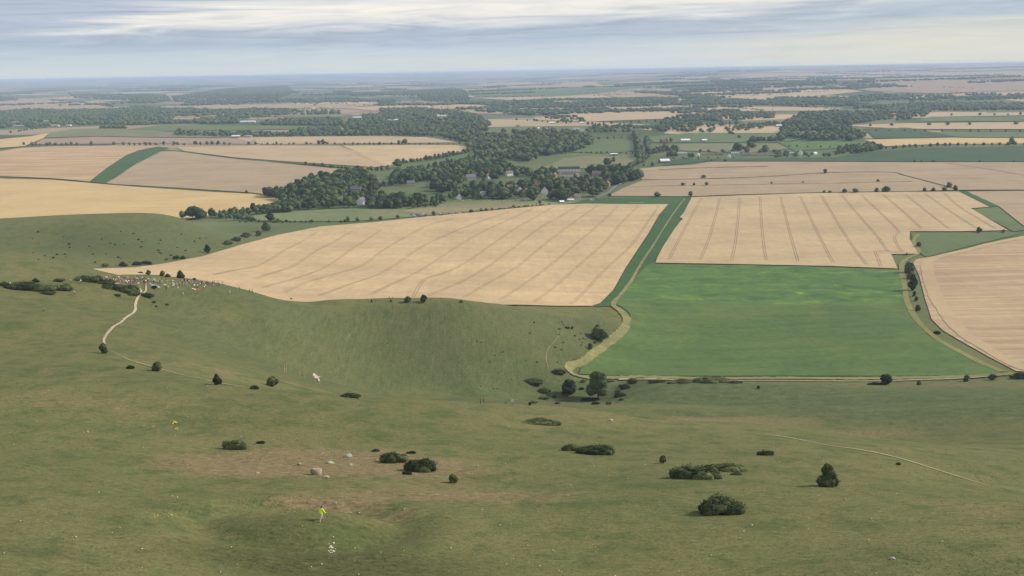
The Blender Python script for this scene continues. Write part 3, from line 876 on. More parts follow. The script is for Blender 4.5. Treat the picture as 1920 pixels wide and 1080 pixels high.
# --- tracks and paths
track('farm_track', 'worn yellow track along the grass margin and round the foot of the hill',
      [(1284, 373), (1262, 402), (1240, 436), (1224, 462), (1204, 492), (1185, 525), (1165, 552), (1150, 572), (1166, 586), (1176, 602), (1166, 622), (1135, 650), (1098, 677), (1068, 690), (1074, 702), (1100, 709)],
      'track', [1.6, 2.2, 1.6, 2.4, 2.6, 2.8, 3.0, 3.8, 5.4, 6.2, 6.2, 5.8, 5.2, 5.2, 3.6, 3.6], 0.42, 0.10, n=22)
track('field_verge', 'strip of dry yellow grass below the green field', [(1085, 706), (1150, 709), (1300, 710), (1450, 710), (1600, 711), (1750, 709), (1870, 704), (1900, 700)], 'verge', [5, 7, 8, 8, 8, 8, 6, 3], 0.34, 0.16, 'verge', n=26)
track('farm_track', 'pale rut along the bottom verge of the green field', [(1160, 713), (1300, 714), (1450, 715), (1620, 716), (1750, 713), (1850, 708)], 'chalk', 1.6, 0.5, 0.2)
track('farm_track', 'curving track between the green field and the stubble', [(1722, 440), (1712, 455), (1722, 474), (1700, 487), (1690, 500), (1696, 540), (1704, 575), (1722, 604), (1756, 636), (1806, 664), (1880, 698)], 'verge', [3, 4, 4, 4, 4, 4, 4, 4, 4, 4, 4], 0.4, 0.12)
track('chalk_path', 'winding white chalk path from the hilltop crowd down the slope', [(262, 541), (265, 548), (258, 560), (254, 572), (254, 580), (246, 590), (232, 600), (215, 612), (202, 625), (196, 635), (195, 642), (198, 646)], 'chalk', [0.7, 0.8, 0.85, 0.9, 0.9, 0.9, 0.95, 0.9, 0.85, 0.8, 0.7, 0.4], 0.07, 0.22, n=14)
track('chalk_path', 'short chalk spur path joining the winding path below the crowd', [(273, 533), (274, 541), (273, 547), (268, 551), (262, 553)], 'chalk', [0.6, 0.7, 0.7, 0.7, 0.6], 0.08, 0.2)
track('chalk_path', 'faint worn path along the near brow between dark bushes', [(212, 660), (240, 674), (272, 684), (296, 691), (330, 700), (370, 709), (408, 718), (440, 723), (475, 727)], 'chalk', [0.12, 0.25, 0.5, 0.5, 0.25, 0.22, 0.45, 0.5, 0.15], 0.06, 0.35, n=16)
track('chalk_path', 'thin pale path running down the right shoulder of the near hill', [(1428, 815), (1460, 818), (1490, 823), (1530, 831), (1570, 838), (1620, 845), (1680, 858), (1740, 876), (1800, 895), (1845, 908)], 'chalk', [0.5, 0.7, 0.6, 0.25, 0.45, 0.6, 0.6, 0.6, 0.55, 0.3], 0.06, 0.3)
track('chalk_path', 'narrow beaten path down the steep slope to the combe', [(1060, 622), (1040, 640), (1028, 655), (1024, 672), (1028, 690)], 'hay', [0.15, 0.2, 0.3, 0.45, 0.4], 0.08, 0.3)
track('lane', 'grey lane through the trees behind the bungalows', [(1207, 292), (1208, 284), (1206, 276), (1203, 268), (1204, 262)], 'asphalt', 5, 0.5, 0.02, 'lane')
track('lane', 'grey village lane beside the dull stubble', [(1118, 372), (1140, 362), (1152, 352), (1168, 341), (1178, 330)], 'asphalt', 5, 0.5, 0.02, 'lane')

# ------------------------------------------------------------------ foliage

def foliage_material(name, dark, mid, light, scale=0.35, upright=False):
    mt, nt = new_mat(name)
    geo = nt.n('ShaderNodeNewGeometry')
    oi = nt.n('ShaderNodeObjectInfo')
    tree = nt.n('ShaderNodeAttribute', attribute_name='tint').outputs['Fac']
    n1 = nt.noise(geo.outputs['Position'], scale, 3, 0.6)
    isl = nt.math('MULTIPLY', nt.math('SUBTRACT', geo.outputs['Random Per Island'], 0.5), 0.34)
    rnd = nt.math('MULTIPLY', nt.math('SUBTRACT', nt.math('ADD', oi.outputs['Random'], tree), 0.5), 0.44)
    f = nt.math('ADD', nt.math('ADD', n1, isl), rnd)
    c = nt.ramp(f, [(0.22, dark), (0.5, mid), (0.80, light)])
    p = nt.n('ShaderNodeBsdfPrincipled', {'Base Color': c, 'Roughness': 0.75, 'Specular IOR Level': 0.15})
    if upright:      # blades share the light of the turf they stand in
        up = nt.n('ShaderNodeCombineXYZ', {0: 0.0, 1: 0.0, 2: 1.0}).outputs[0]
        nt.t.links.new(up, p.inputs['Normal'])
    nt.n('ShaderNodeOutputMaterial', {0: p.outputs[0]})
    return mt


M['leaf'] = foliage_material('broadleaf_foliage', (0.020, 0.038, 0.013), (0.037, 0.065, 0.020), (0.082, 0.112, 0.033), 0.12)
M['bush'] = foliage_material('gorse_and_thorn_foliage', (0.016, 0.026, 0.010), (0.048, 0.066, 0.022), (0.130, 0.140, 0.052), 1.3)
M['bark'] = plain('bark', (0.075, 0.06, 0.045), 0.9, 0.1, 0.3, 4.0)


def ico(sub):
    bm = bmesh.new()
    bmesh.ops.create_icosphere(bm, subdivisions=sub, radius=1.0)
    v = np.array([p.co[:] for p in bm.verts])
    f = np.array([[q.index for q in t.verts] for t in bm.faces])
    bm.free()
    return v, f


ICO = {k: ico(k) for k in (1, 2, 3)}


def lump(rg, sub, rough):
    """an uneven ball of foliage"""
    v, f = ICO[sub]
    d = np.zeros(len(v))
    for k in range(7):
        w = rg.standard_normal(3) * (1.6 + 0.9 * k)
        d += rough / (1 + 0.35 * k) * np.sin(v @ w + rg.uniform(0, 6.28))
    return v * (1 + d)[:, None], f


def leaf_cards(rg, centers, normals, size):
    """one small uneven quad per centre"""
    n = len(centers)
    a = rg.standard_normal((n, 3)) + normals * 0.4
    a -= normals * (a * normals).sum(1)[:, None] * 0.4
    a /= np.linalg.norm(a, axis=1)[:, None]
    b = np.cross(a, normals + 0.5 * rg.standard_normal((n, 3)))
    b /= np.linalg.norm(b, axis=1)[:, None] + 1e-9
    s = size * rg.uniform(0.55, 1.35, (n, 1))
    V = np.stack([centers - a * s - b * s * 0.6, centers + a * s * 0.8 - b * s * 0.7, centers + a * s + b * s * 0.7, centers - a * s * 0.7 + b * s * 0.6], 1)
    return V.reshape(-1, 3), np.arange(n * 4).reshape(n, 4)


def crown_geo(seed, lobes=11, sub=2, cards=500, card=0.05, zlo=0.12, wide=0.46, top=1.0, flat=0.8, ragged=0.2):
    """broadleaf crown of unit tree height: overlapping uneven lobes with a ragged skin of leaf clumps"""
    rg = np.random.default_rng(seed)
    V, T, off = [], [], 0
    cs, rs = [], []
    for i in range(lobes):
        if i == 0:
            c, r = np.array([0, 0, zlo + (top - zlo) * 0.5]), 0.30 * (wide / 0.46)
        else:
            a = rg.uniform(0, 6.283)
            h = rg.uniform(0.0, 1.0)
            prof = wide * (0.55 + 0.55 * math.sin(math.pi * min(1, 0.15 + h * 0.85))) * rg.uniform(0.45, 0.85)
            r = rg.uniform(0.13, 0.22) * (1.15 - 0.4 * h) * (wide / 0.46) ** 0.7
            c = np.array([math.cos(a) * prof * (1 - 0.55 * h), math.sin(a) * prof * (1 - 0.55 * h), zlo + r * 0.8 + (top - zlo - 1.7 * r) * h])
        cs.append(c)
        rs.append(r)
        v, f = lump(rg, sub, 0.055)
        V.append(v * np.array([r, r, r * flat if i else (top - zlo) * 0.44]) + c)
        T.append(f + off)
        off += len(v)
    V, T = np.vstack(V), np.vstack(T)
    quads = None
    if cards:
        k = rg.integers(0, lobes, cards)
        d = rg.standard_normal((cards, 3))
        d /= np.linalg.norm(d, axis=1)[:, None]
        d[:, 2] = np.where(d[:, 2] < -0.4, -d[:, 2], d[:, 2])
        r = np.array(rs)[k][:, None]
        c = np.array(cs)[k] + d * r * np.array([1, 1, flat]) * rg.uniform(0.90, 1.0 + ragged, (cards, 1))
        qv, quads = leaf_cards(rg, c, d, card)
        quads = quads + len(V)
        V = np.vstack([V, qv])
    V[:, 2] = np.maximum(V[:, 2], 0.01)
    return V, T, quads


def mesh_mixed(name, V, T, Q, mat, extra=None):
    me = bpy.data.meshes.new(name)
    nq = 0 if Q is None else len(Q)
    me.vertices.add(len(V))
    me.vertices.foreach_set('co', np.asarray(V, np.float32).ravel())
    loops = T.ravel() if nq == 0 else np.concatenate([T.ravel(), Q.ravel()])
    me.loops.add(len(loops))
    me.loops.foreach_set('vertex_index', loops.astype(np.int32))
    me.polygons.add(len(T) + nq)
    st = np.arange(len(T)) * 3
    tot = np.full(len(T), 3)
    if nq:
        st = np.concatenate([st, len(T) * 3 + np.arange(nq) * 4])
        tot = np.concatenate([tot, np.full(nq, 4)])
    me.polygons.foreach_set('loop_start', st.astype(np.int32))
    me.polygons.foreach_set('loop_total', tot.astype(np.int32))
    me.update(calc_edges=True)
    me.materials.append(mat)
    if extra is not None:
        at = me.attributes.new('tint', 'FLOAT', 'POINT')
        at.data.foreach_set('value', extra.astype(np.float32))
    return me


def trunk_geo(seed, h=0.45, r=0.026):
    """tapered trunk with a few limbs"""
    rg = np.random.default_rng(seed)
    V, F = [], []

    def tube(pts, rad, k=7):
        off = sum(len(v) for v in V)
        rows = []
        for p, q in zip(pts, rad):
            a = np.linspace(0, 2 * math.pi, k, endpoint=False)
            rows.append(np.stack([p[0] + q * np.cos(a), p[1] + q * np.sin(a), np.full(k, p[2])], -1))
        V.append(np.vstack(rows))
        for i in range(len(pts) - 1):
            for j in range(k):
                F.append((off + i * k + j, off + i * k + (j + 1) % k, off + (i + 1) * k + (j + 1) % k, off + (i + 1) * k + j))
    tube([(0, 0, -0.03), (0, 0, 0.03), (0.006, 0.004, 0.15), (0.0, 0.01, h)], [r * 1.7, r * 1.15, r, r * 0.5])
    for i in range(4):
        a = rg.uniform(0, 6.28)
        z = rg.uniform(0.14, 0.3)
        tube([(0, 0, z), (0.1 * math.cos(a), 0.1 * math.sin(a), z + 0.12), (0.22 * math.cos(a), 0.22 * math.sin(a), z + 0.26)], [r * 0.6, r * 0.42, r * 0.2], 5)
    return np.vstack(V), F


CROWNS = []
for i in range(9):
    kw = [dict(wide=0.46), dict(wide=0.52, zlo=0.1), dict(wide=0.40, zlo=0.1), dict(wide=0.58, zlo=0.08, lobes=14), dict(wide=0.34, zlo=0.12), dict(wide=0.48, zlo=0.16), dict(wide=0.5, lobes=14), dict(wide=0.44, zlo=0.06), dict(wide=0.55, lobes=9)][i]
    v, t, q = crown_geo(100 + i, cards=620, card=0.042, **kw)
    CROWNS.append(mesh_mixed('crown', v, t, q, M['leaf']))
TRUNKS = []
for i in range(3):
    v, f = trunk_geo(40 + i)
    TRUNKS.append(mesh_np('trunk', v, f, [M['bark']], None, True))
LOW = [crown_geo(300 + i, lobes=5, sub=1, cards=26, card=0.085, wide=[0.46, 0.54, 0.4, 0.5, 0.6, 0.48][i % 6], zlo=0.05) for i in range(6)]
FAR = [crown_geo(400 + i, lobes=3, sub=1, cards=0, wide=[0.5, 0.6, 0.45, 0.55][i % 4], zlo=0.0) for i in range(4)]
BUSHP = []
for i in range(5):
    v, t, q = crown_geo(500 + i, lobes=8, sub=2, cards=420, card=0.075, wide=0.62, zlo=0.0, flat=0.9)
    BUSHP.append(mesh_mixed('bush', v, t, q, M['bush']))

TREES = []        # (screen size, x, y, z, height, width factor, label, group)
HOUSE_CLEAR = []  # (px, py, half width px, depth px)


def clear_of_houses(px, py, hpx):
    for hx, hy, hw, dn in HOUSE_CLEAR:
        if abs(px - hx) < hw and hy - 1.5 < py < hy + dn:
            return False
    return True


def add_trees(pts, h, label, group, wf=1.0, jitter=0.25, check=True):
    """pts: picture points of trunk feet; h in metres"""
    if not len(pts):
        return
    P = np.array(pts, float)
    x, y, z, s = on_ground(P[:, 0], P[:, 1])
    for k in range(len(P)):
        hh = (h[k] if hasattr(h, '__len__') else h) * rng.uniform(1 - jitter, 1 + jitter)
        if check and not clear_of_houses(P[k, 0], P[k, 1], hh * FPX / s[k]):
            continue
        TREES.append((hh * FPX / s[k], x[k], y[k], z[k], hh, wf * rng.uniform(0.85, 1.2), label, group))


def wood(poly, spacing, h, label, group, holes=(), wf=1.05, gaps=0.0):
    """trees standing in a picture polygon, evenly spread over the real ground"""
    W = world_pts(poly, 30.0)
    lo, hi = W.min(0), W.max(0)
    gx = np.arange(lo[0], hi[0], spacing)
    gy = np.arange(lo[1], hi[1], spacing)
    if len(gx) * len(gy) > 60000:
        return
    X, Y = np.meshgrid(gx, gy)
    X = X + rng.uniform(-0.45, 0.45, X.shape) * spacing
    Y = Y + rng.uniform(-0.45, 0.45, Y.shape) * spacing
    k = inside(W, X, Y)
    if gaps:         # glades and loose edges
        q = np.sin(X / 61.0 + 2.0 * np.sin(Y / 97.0)) * np.sin(Y / 83.0 + 1.6 * np.sin(X / 71.0)) + 0.35 * np.sin(X / 23.0 + Y / 31.0)
        k &= q + rng.uniform(-0.25, 0.25, X.shape) > gaps
    X, Y = X[k], Y[k]
    if not len(X):
        return
    Z = height(X, Y)
    px, py, d = project(X, Y, Z)
    s = np.sqrt(X ** 2 + Y ** 2 + (CAM_Z - Z) ** 2)
    for i in range(len(X)):
        if any(inside(np.array(hh, float), np.array([px[i]]), np.array([py[i]]))[0] for hh in holes):
            continue
        hh = h[0] + (h[1] - h[0]) * rng.beta(1.2, 1.6) * 1.25 - 1.0
        if not clear_of_houses(px[i], py[i], hh * FPX / s[i]):
            continue
        if px[i] < -40 or px[i] > 1960:
            continue
        TREES.append((hh * FPX / s[i], X[i], Y[i], Z[i], hh, wf * rng.uniform(0.8, 1.5), label, group))


def tree_row(line, spacing, h, label, group, gap=0.0, wf=1.0, side=0.3):
    L = world_pts(line, 1e9, closed=False)
    seg = np.hypot(*np.diff(L, axis=0).T)
    cum = np.concatenate([[0], np.cumsum(seg)])
    t = 0.0
    while t < cum[-1]:
        if rng.uniform() > gap:
            i = min(np.searchsorted(cum, t, side='right') - 1, len(seg) - 1)
            f = (t - cum[i]) / seg[i]
            p = L[i] * (1 - f) + L[i + 1] * f + rng.uniform(-side, side, 2) * spacing * 0.5
            z = float(height(p[:1], p[1:])[0])
            hh = rng.uniform(h[0], h[1])
            s = math.sqrt(p[0] ** 2 + p[1] ** 2 + (CAM_Z - z) ** 2)
            px, py, _ = project(p[0], p[1], z)
            if clear_of_houses(px, py, hh * FPX / s):
                TREES.append((hh * FPX / s, p[0], p[1], z, hh, wf * rng.uniform(0.85, 1.2), label, group))
        t += spacing * rng.uniform(0.75, 1.3)


def emit_trees(limit=300):
    vis = sorted(TREES, key=lambda t: -t[0])
    near, rest = vis[:limit], vis[limit:]
    for k, (ss, x, y, z, h, wf, lab, grp) in enumerate(near):
        e = link('tree', None, None, (x, y, z - 0.02 * h), rng.uniform(0, 6.28))
        c = link('crown', CROWNS[int(rng.integers(0, len(CROWNS)))], e)
        c.scale = (h * wf, h * wf, h)
        t = link('trunk', TRUNKS[k % 3], e)
        t.scale = (h, h, h)
        tag(e, lab, 'tree', grp)
    VV, TT, QQ, XX, off = [], [], [], [], 0
    for (ss, x, y, z, h, wf, lab, grp) in rest:
        far = ss < 7.5
        v, t, q = FAR[int(rng.integers(0, len(FAR)))] if far else LOW[int(rng.integers(0, len(LOW)))]
        a = rng.uniform(0, 6.28)
        ca, sa = math.cos(a), math.sin(a)
        w = h * wf * (1.15 if far else 1.0)
        VV.append(np.stack([(v[:, 0] * ca - v[:, 1] * sa) * w + x, (v[:, 0] * sa + v[:, 1] * ca) * w + y, v[:, 2] * h + z - 0.03 * h], -1))
        TT.append(t + off)
        if q is not None:
            QQ.append(q + off)
        XX.append(np.full(len(v), rng.uniform(-0.5, 0.9)))
        off += len(v)
    me = mesh_mixed('woodland', np.vstack(VV), np.vstack(TT), np.vstack(QQ) if QQ else None, M['leaf'], np.concatenate(XX))
    o = link('woodland', me)
    tag(o, 'dark belts of woodland and hedgerow trees spread across the distant vale', 'woodland', kind='stuff')
    print('trees', len(near), len(rest), 'smallest single', near[-1][0], 'faces', len(me.polygons))


BUSH_N = [0]


def bush(px, py, w, h, label, group=None, unique=False, name='bush', cat='bush', mat='bush', tall=False, waist=False):
    """w, h: size in the picture (pixels); px, py: middle of the lowest edge"""
    x, y, z, s = [float(v[0]) for v in on_ground([px], [py])]
    dep = (CAM_Z - z) / s
    W = w * s / FPX
    H = max(0.5, (h * s / FPX) / math.sqrt(1 - dep * dep) * (0.97 if tall else 0.66))
    D = min(W * 0.8, max(W * 0.45, H * 1.1))
    # step back so that the near edge sits on the picked point
    x2, y2 = x * (1 + D * 0.42 / s), y * (1 + D * 0.42 / s)
    z2 = float(height(np.array([x2]), np.array([y2]))[0])
    BUSH_N[0] += 1
    if unique:
        sd_ = 700 + BUSH_N[0]
        v, t, q = crown_geo(sd_, lobes=30 if w > 30 else 14, sub=2, cards=3200, card=0.030 if w > 30 else 0.042, wide=0.66, zlo=0.0, flat=min(2.3, max(0.7, 0.7 * W / H)), ragged=0.26)
        a_ = sd_ * 1.7
        if w > 30:
            v[:, 2] *= 0.85 + 0.15 * np.sin(v[:, 0] * 4.5 + a_) * np.cos(v[:, 1] * 4.0 + a_ * 0.6) + 0.05 * np.sin(v[:, 0] * 9 + a_ * 2)
        v[:, 2] *= 1.0 / np.percentile(v[:, 2], 99.5)
        if waist:
            v[:, :2] *= (1 - 0.38 * np.exp(-((v[:, 2] - 0.52) / 0.13) ** 2))[:, None]
        me = mesh_mixed(name, v, t, q, M[mat])
        rz = 0.0
    else:
        me = BUSHP[BUSH_N[0] % len(BUSHP)]
        rz = rng.uniform(-0.5, 0.5)
    o = link(name, me, None, (x2, y2, z2 - 0.06 * H), rz)
    o.scale = (W / 1.15, D / 1.15, H * 1.08)
    tag(o, label, cat, group)
    return o

# ------------------------------------------------------------------ houses, barns, cars

WALLS = {k: plain('wall_' + k, c, 0.85, 0.2, 0.1, 0.8) for k, c in dict(white=(0.88, 0.86, 0.83), cream=(0.58, 0.53, 0.44), brick=(0.30, 0.14, 0.09), orange=(0.30, 0.155, 0.095), stone=(0.36, 0.33, 0.28), dark=(0.07, 0.06, 0.055)).items()}
ROOFS = {k: plain('roof_' + k, c, 0.8, 0.25, 0.14, 1.2) for k, c in dict(slate=(0.15, 0.145, 0.16), brown=(0.17, 0.115, 0.09), red=(0.19, 0.105, 0.078), thatch=(0.22, 0.18, 0.13), white=(0.75, 0.75, 0.74), grey=(0.33, 0.33, 0.34), black=(0.04, 0.04, 0.045), tan=(0.42, 0.33, 0.24)).items()}
GLASS = plain('window_glass', (0.04, 0.05, 0.06), 0.15, 0.6, 0.05)
FRAME = plain('white_frame', (0.75, 0.74, 0.70), 0.6, 0.3, 0.04)
DOORM = plain('door_paint', (0.10, 0.14, 0.12), 0.5, 0.4, 0.06)


def box_geo(x0, x1, y0, y1, z0, z1):
    v = np.array([(x, y, z) for z in (z0, z1) for y in (y0, y1) for x in (x0, x1)], float)
    f = [(0, 2, 3, 1), (4, 5, 7, 6), (0, 1, 5, 4), (2, 6, 7, 3), (0, 4, 6, 2), (1, 3, 7, 5)]
    return v, f


def obj_geo(name, geos, mat, parent=None, smooth=False):
    V, F, _ = merge_geo([(v, f, 0) for v, f in geos])
    return link(name, mesh_np(name, V, F, [mat], None, smooth), parent)


HOUSES = []


def house(px, py, wpx, label, wall='white', roof='slate', deg=0, storeys=2, depth=7.0, rise=None, chim=1, barn=False, clear=4.5, curved=False):
    HOUSES.append((px, py, wpx, label, wall, roof, deg, storeys, depth, rise, chim, barn, curved))
    HOUSE_CLEAR.append((px, py, wpx / 2 + 2.5, clear))


def build_houses():
    P = np.array([(h[0], h[1]) for h in HOUSES], float)
    X, Y, Z, S = on_ground(P[:, 0], P[:, 1])
    for k, (px, py, wpx, label, wall, roof, deg, storeys, d, rise, chim, barn, curved) in enumerate(HOUSES):
        w = wpx * S[k] / FPX * 0.9
        eave = 2.45 * storeys if not barn else 3.6
        rise = rise if rise is not None else d * (0.5 if not barn else 0.24)
        e = link('barn' if barn else 'house', None, None, (X[k], Y[k] + d * 0.5, Z[k]), R(deg))
        tag(e, label, 'barn' if barn else 'house')
        hw, hd = w / 2, d / 2
        # walls with gable ends (an open-topped prism), slightly sunk into the ground
        v = np.array([(-hw, -hd, -1), (hw, -hd, -1), (hw, hd, -1), (-hw, hd, -1), (-hw, -hd, eave), (hw, -hd, eave), (hw, hd, eave), (-hw, hd, eave), (-hw, 0, eave + rise - 0.12), (hw, 0, eave + rise - 0.12)], float)
        f = [(0, 1, 5, 4), (1, 2, 6, 9, 5), (2, 3, 7, 6), (3, 0, 4, 8, 7)]
        link('wall', mesh_np('wall', v, f, [WALLS[wall]]), e)
        # roof: two thick slopes with overhang, or a shallow vault
        n = 8 if curved else 2
        o, t = 0.35, 0.22
        ys = np.linspace(-hd - o, hd + o, n + 1)
        if curved:
            zs = eave + rise * np.sqrt(np.maximum(0, 1 - (ys / (hd + o)) ** 2)) * 1.0
        else:
            sl = rise / hd
            zs = np.array([eave - o * sl, eave + rise, eave - o * sl])
        rv_, rf_ = [], []
        for yv, zv in zip(ys, zs):
            for xv in (-hw - o, hw + o):
                rv_ += [(xv, yv, zv), (xv, yv, zv + t)]
        for i in range(n):
            a = i * 4
            rf_ += [(a + 1, a + 5, a + 7, a + 3)[::-1], (a, a + 2, a + 6, a + 4)[::-1], (a, a + 4, a + 5, a + 1)[::-1], (a + 2, a + 3, a + 7, a + 6)[::-1]]
        rf_ += [(0, 1, 3, 2), (n * 4, n * 4 + 2, n * 4 + 3, n * 4 + 1)]
        ro = link('roof', mesh_np('roof', np.array(rv_, float), rf_, [ROOFS[roof]]), e)
        for c in range(chim):
            cx = (hw - 0.9) * (1 if c == 0 else -1)
            obj_geo('chimney', [box_geo(cx - 0.45, cx + 0.45, -0.4, 0.4, eave + rise * 0.6, eave + rise + 1.3), box_geo(cx - 0.2, cx + 0.2, -0.2, 0.2, eave + rise + 1.303, eave + rise + 1.7)], WALLS['brick'], ro)
        if barn:
            dv = obj_geo('door', [box_geo(-1.9, 1.9, -hd - 0.06, -hd + 0.02, 0.0, 3.2)], WALLS['dark'], e)
            obj_geo('frame', [box_geo(-2.15, -1.903, -hd - 0.09, -hd + 0.01, 0, 3.4), box_geo(1.903, 2.15, -hd - 0.09, -hd + 0.01, 0, 3.4), box_geo(-1.9, 1.9, -hd - 0.09, -hd + 0.01, 3.203, 3.4)], FRAME, dv)
            continue
        nwin = max(2, min(7, int(w / 2.7)))
        for s in range(storeys):
            for i in range(nwin):
                cx = -hw + w * (i + 0.5) / nwin
                if s == 0 and i == nwin // 2:
                    dr = obj_geo('door', [box_geo(cx - 0.5, cx + 0.5, -hd - 0.05, -hd + 0.02, 0.0, 2.05)], DOORM, e)
                    continue
                zc = 1.45 + 2.4 * s
                wn = obj_geo('window', [box_geo(cx - 0.55, cx + 0.55, -hd - 0.04, -hd + 0.02, zc - 0.6, zc + 0.6)], GLASS, e)
                obj_geo('frame', [box_geo(cx - 0.66, cx - 0.553, -hd - 0.08, -hd + 0.01, zc - 0.7, zc + 0.7), box_geo(cx + 0.553, cx + 0.66, -hd - 0.08, -hd + 0.01, zc - 0.7, zc + 0.7),
                                  box_geo(cx - 0.55, cx + 0.55, -hd - 0.08, -hd + 0.01, zc + 0.603, zc + 0.7), box_geo(cx - 0.55, cx + 0.55, -hd - 0.08, -hd + 0.01, zc - 0.7, zc - 0.603)], FRAME, wn)


house(579, 356, 12, 'small white gabled house with reddish roof at the west end of the village', 'white', 'brown', 65, 2, 8)
house(600, 348, 12, 'pale gabled house with grey roof just above the small white one', 'cream', 'slate', 60, 2, 8)
house(566, 367, 20, 'long low house with mauve brown roof below the small white one', 'stone', 'brown', 20, 1, 9, 4.5)
house(667, 361, 22, 'long house with purple grey roof and white chimney end', 'stone', 'slate', -8, 2, 8)
house(652, 375, 20, 'dark boarded barn with black roof in the west village', 'dark', 'black', 10, 1, 10, None, 0, True)
house(677, 385, 15, 'farmhouse with broad grey roof and white gable nearest the pasture', 'white', 'slate', 62, 2, 11, 5.0)
house(694, 379, 16, 'low cream outbuilding beside the farmhouse by the pasture', 'cream', 'thatch', 0, 1, 4, 1.2, 0)
house(770, 349, 16, 'pale stone house under large trees west of the paddock lawn', 'cream', 'slate', 12, 2, 7)
house(774, 329, 10, 'low white house behind the paddock trees', 'white', 'grey', 0, 1, 6, 1.5, 0)
house(882, 338, 20, 'grey roofed manor house among tall trees in mid village', 'stone', 'slate', 25, 2, 9)
house(917, 335, 9, 'small house with white front and red roof east of the manor', 'white', 'red', 30, 2, 7)
house(860, 374, 9, 'small white gable at the edge of the green pasture', 'white', 'slate', 80, 1, 7, 4.5)
house(906, 368, 14, 'brick house with long pale lower roof by the pasture trees', 'brick', 'grey', 8, 1, 8)
house(955, 330, 16, 'white house with tall chimneys beside the stream wood', 'white', 'slate', 35, 2, 7, None, 2)
house(956, 357, 12, 'red brown brick house in the middle of the village trees', 'brick', 'brown', 15, 2, 7, None, 2)
house(974, 364, 12, 'house with white gable facing the pasture', 'white', 'slate', 70, 2, 8)
house(989, 364, 11, 'brick house next to the white gable by the pasture', 'brick', 'brown', 20, 2, 7)
house(1007, 354, 14, 'broad brick house with brown roof behind the village lawn', 'brick', 'red', -5, 2, 8)
house(1021, 364, 6, 'narrow white end wall beside the village lawn', 'white', 'slate', 85, 2, 9)
house(1067, 322, 44, 'very long white house with dark roof, upper of the two white ranges', 'white', 'black', 0, 2, 8, 3.5, 2)
house(1068, 332, 34, 'long white fronted range below the longest white house', 'white', 'brown', -3, 2, 7, 3.0, 0, clear=9)
house(1040, 334, 11, 'red gabled house at the left end of the long white ranges', 'orange', 'red', 60, 2, 7)
house(1081, 335, 10, 'brick gabled house at the right end of the long white ranges', 'brick', 'red', 60, 2, 7)
house(1119, 331, 18, 'grey pink roofed house right of the long white ranges', 'stone', 'brown', 0, 2, 8)
house(1082, 373, 14, 'white thatched cottage above the green grass strip', 'white', 'thatch', 12, 1, 7, 4.5)
house(1077, 361, 11, 'greyish cottage behind the white thatched cottage', 'stone', 'slate', 10, 2, 7)
house(1110, 362, 13, 'bright orange brick house beside the village lane', 'orange', 'red', 40, 2, 8)
house(1139, 350, 11, 'brick house with white gable higher up the village lane', 'brick', 'red', 65, 2, 7)
house(1053, 382, 9, 'white roofed shed at the corner of the big wheat field', 'stone', 'white', 20, 1, 5, 1.6, 0)
house(1070, 378, 13, 'long low white hut behind the wheat field corner', 'white', 'white', 8, 1, 4, 1.0, 0)
house(1246, 306, 20, 'large brick barn with white rounded roof in front of the bungalows', 'brick', 'white', 12, 1, 14, 3.6, 0, True, curved=True)
house(1151, 292, 14, 'long white roofed shed in the pale meadow', 'stone', 'white', 0, 1, 6, 1.4, 0, True)
house(1286, 266, 18, 'wide white roofed barn standing in the green field', 'stone', 'white', -3, 1, 14, 3, 0, True)
house(1321, 266, 10, 'smaller white roofed barn right of the wide one', 'dark', 'white', 6, 1, 10, 2.4, 0, True)
house(1247, 270, 7, 'red roofed cottage near the lane beyond the bungalows', 'brick', 'red', 0, 2, 7)
house(1278, 290, 22, 'long bungalow with pale roof, first of the bungalow row', 'cream', 'grey', 0, 1, 8, 2.4)
house(1309, 293, 8, 'white gabled bungalow brightest in the bungalow row', 'white', 'white', 75, 1, 8, 3)
house(1319, 291, 12, 'tan roofed bungalow right of the brightest white gable', 'cream', 'thatch', 0, 1, 8, 3)
house(1334, 291, 14, 'pinkish roofed bungalow, third along from the white gable', 'cream', 'brown', 0, 1, 8, 3)
house(1350, 291, 13, 'brick bungalow in the middle of the bungalow row', 'brick', 'brown', 3, 1, 8, 3)
house(1367, 295, 8, 'small white gable standing forward of the bungalow row', 'white', 'tan', 70, 1, 7, 3)
house(1379, 290, 16, 'wide grey roofed bungalow behind the forward white gable', 'cream', 'grey', -4, 1, 8, 3)
house(1398, 292, 13, 'bungalow with grey brown roof under two big dark trees', 'stone', 'slate', 4, 1, 8, 3)
house(1414, 292, 14, 'stone bungalow with mottled roof, right part of the row', 'stone', 'thatch', 0, 1, 8, 3)
house(1432, 292, 13, 'tan walled bungalow near the right end of the row', 'cream', 'brown', 5, 1, 8, 3)
house(1447, 293, 9, 'low bungalow closing the right end of the row', 'stone', 'slate', 0, 1, 7, 2.6)
house(1501, 291, 9, 'white gabled cottage alone at the right of the bungalows', 'white', 'grey', 65, 2, 8)
house(1484, 290, 8, 'grey roofed cottage just left of the lone white gable', 'stone', 'grey', 0, 1, 7, 2.5)
house(1529, 290, 7, 'tiny white cottage at the foot of the dark copse', 'white', 'white', 30, 1, 6, 2.4)
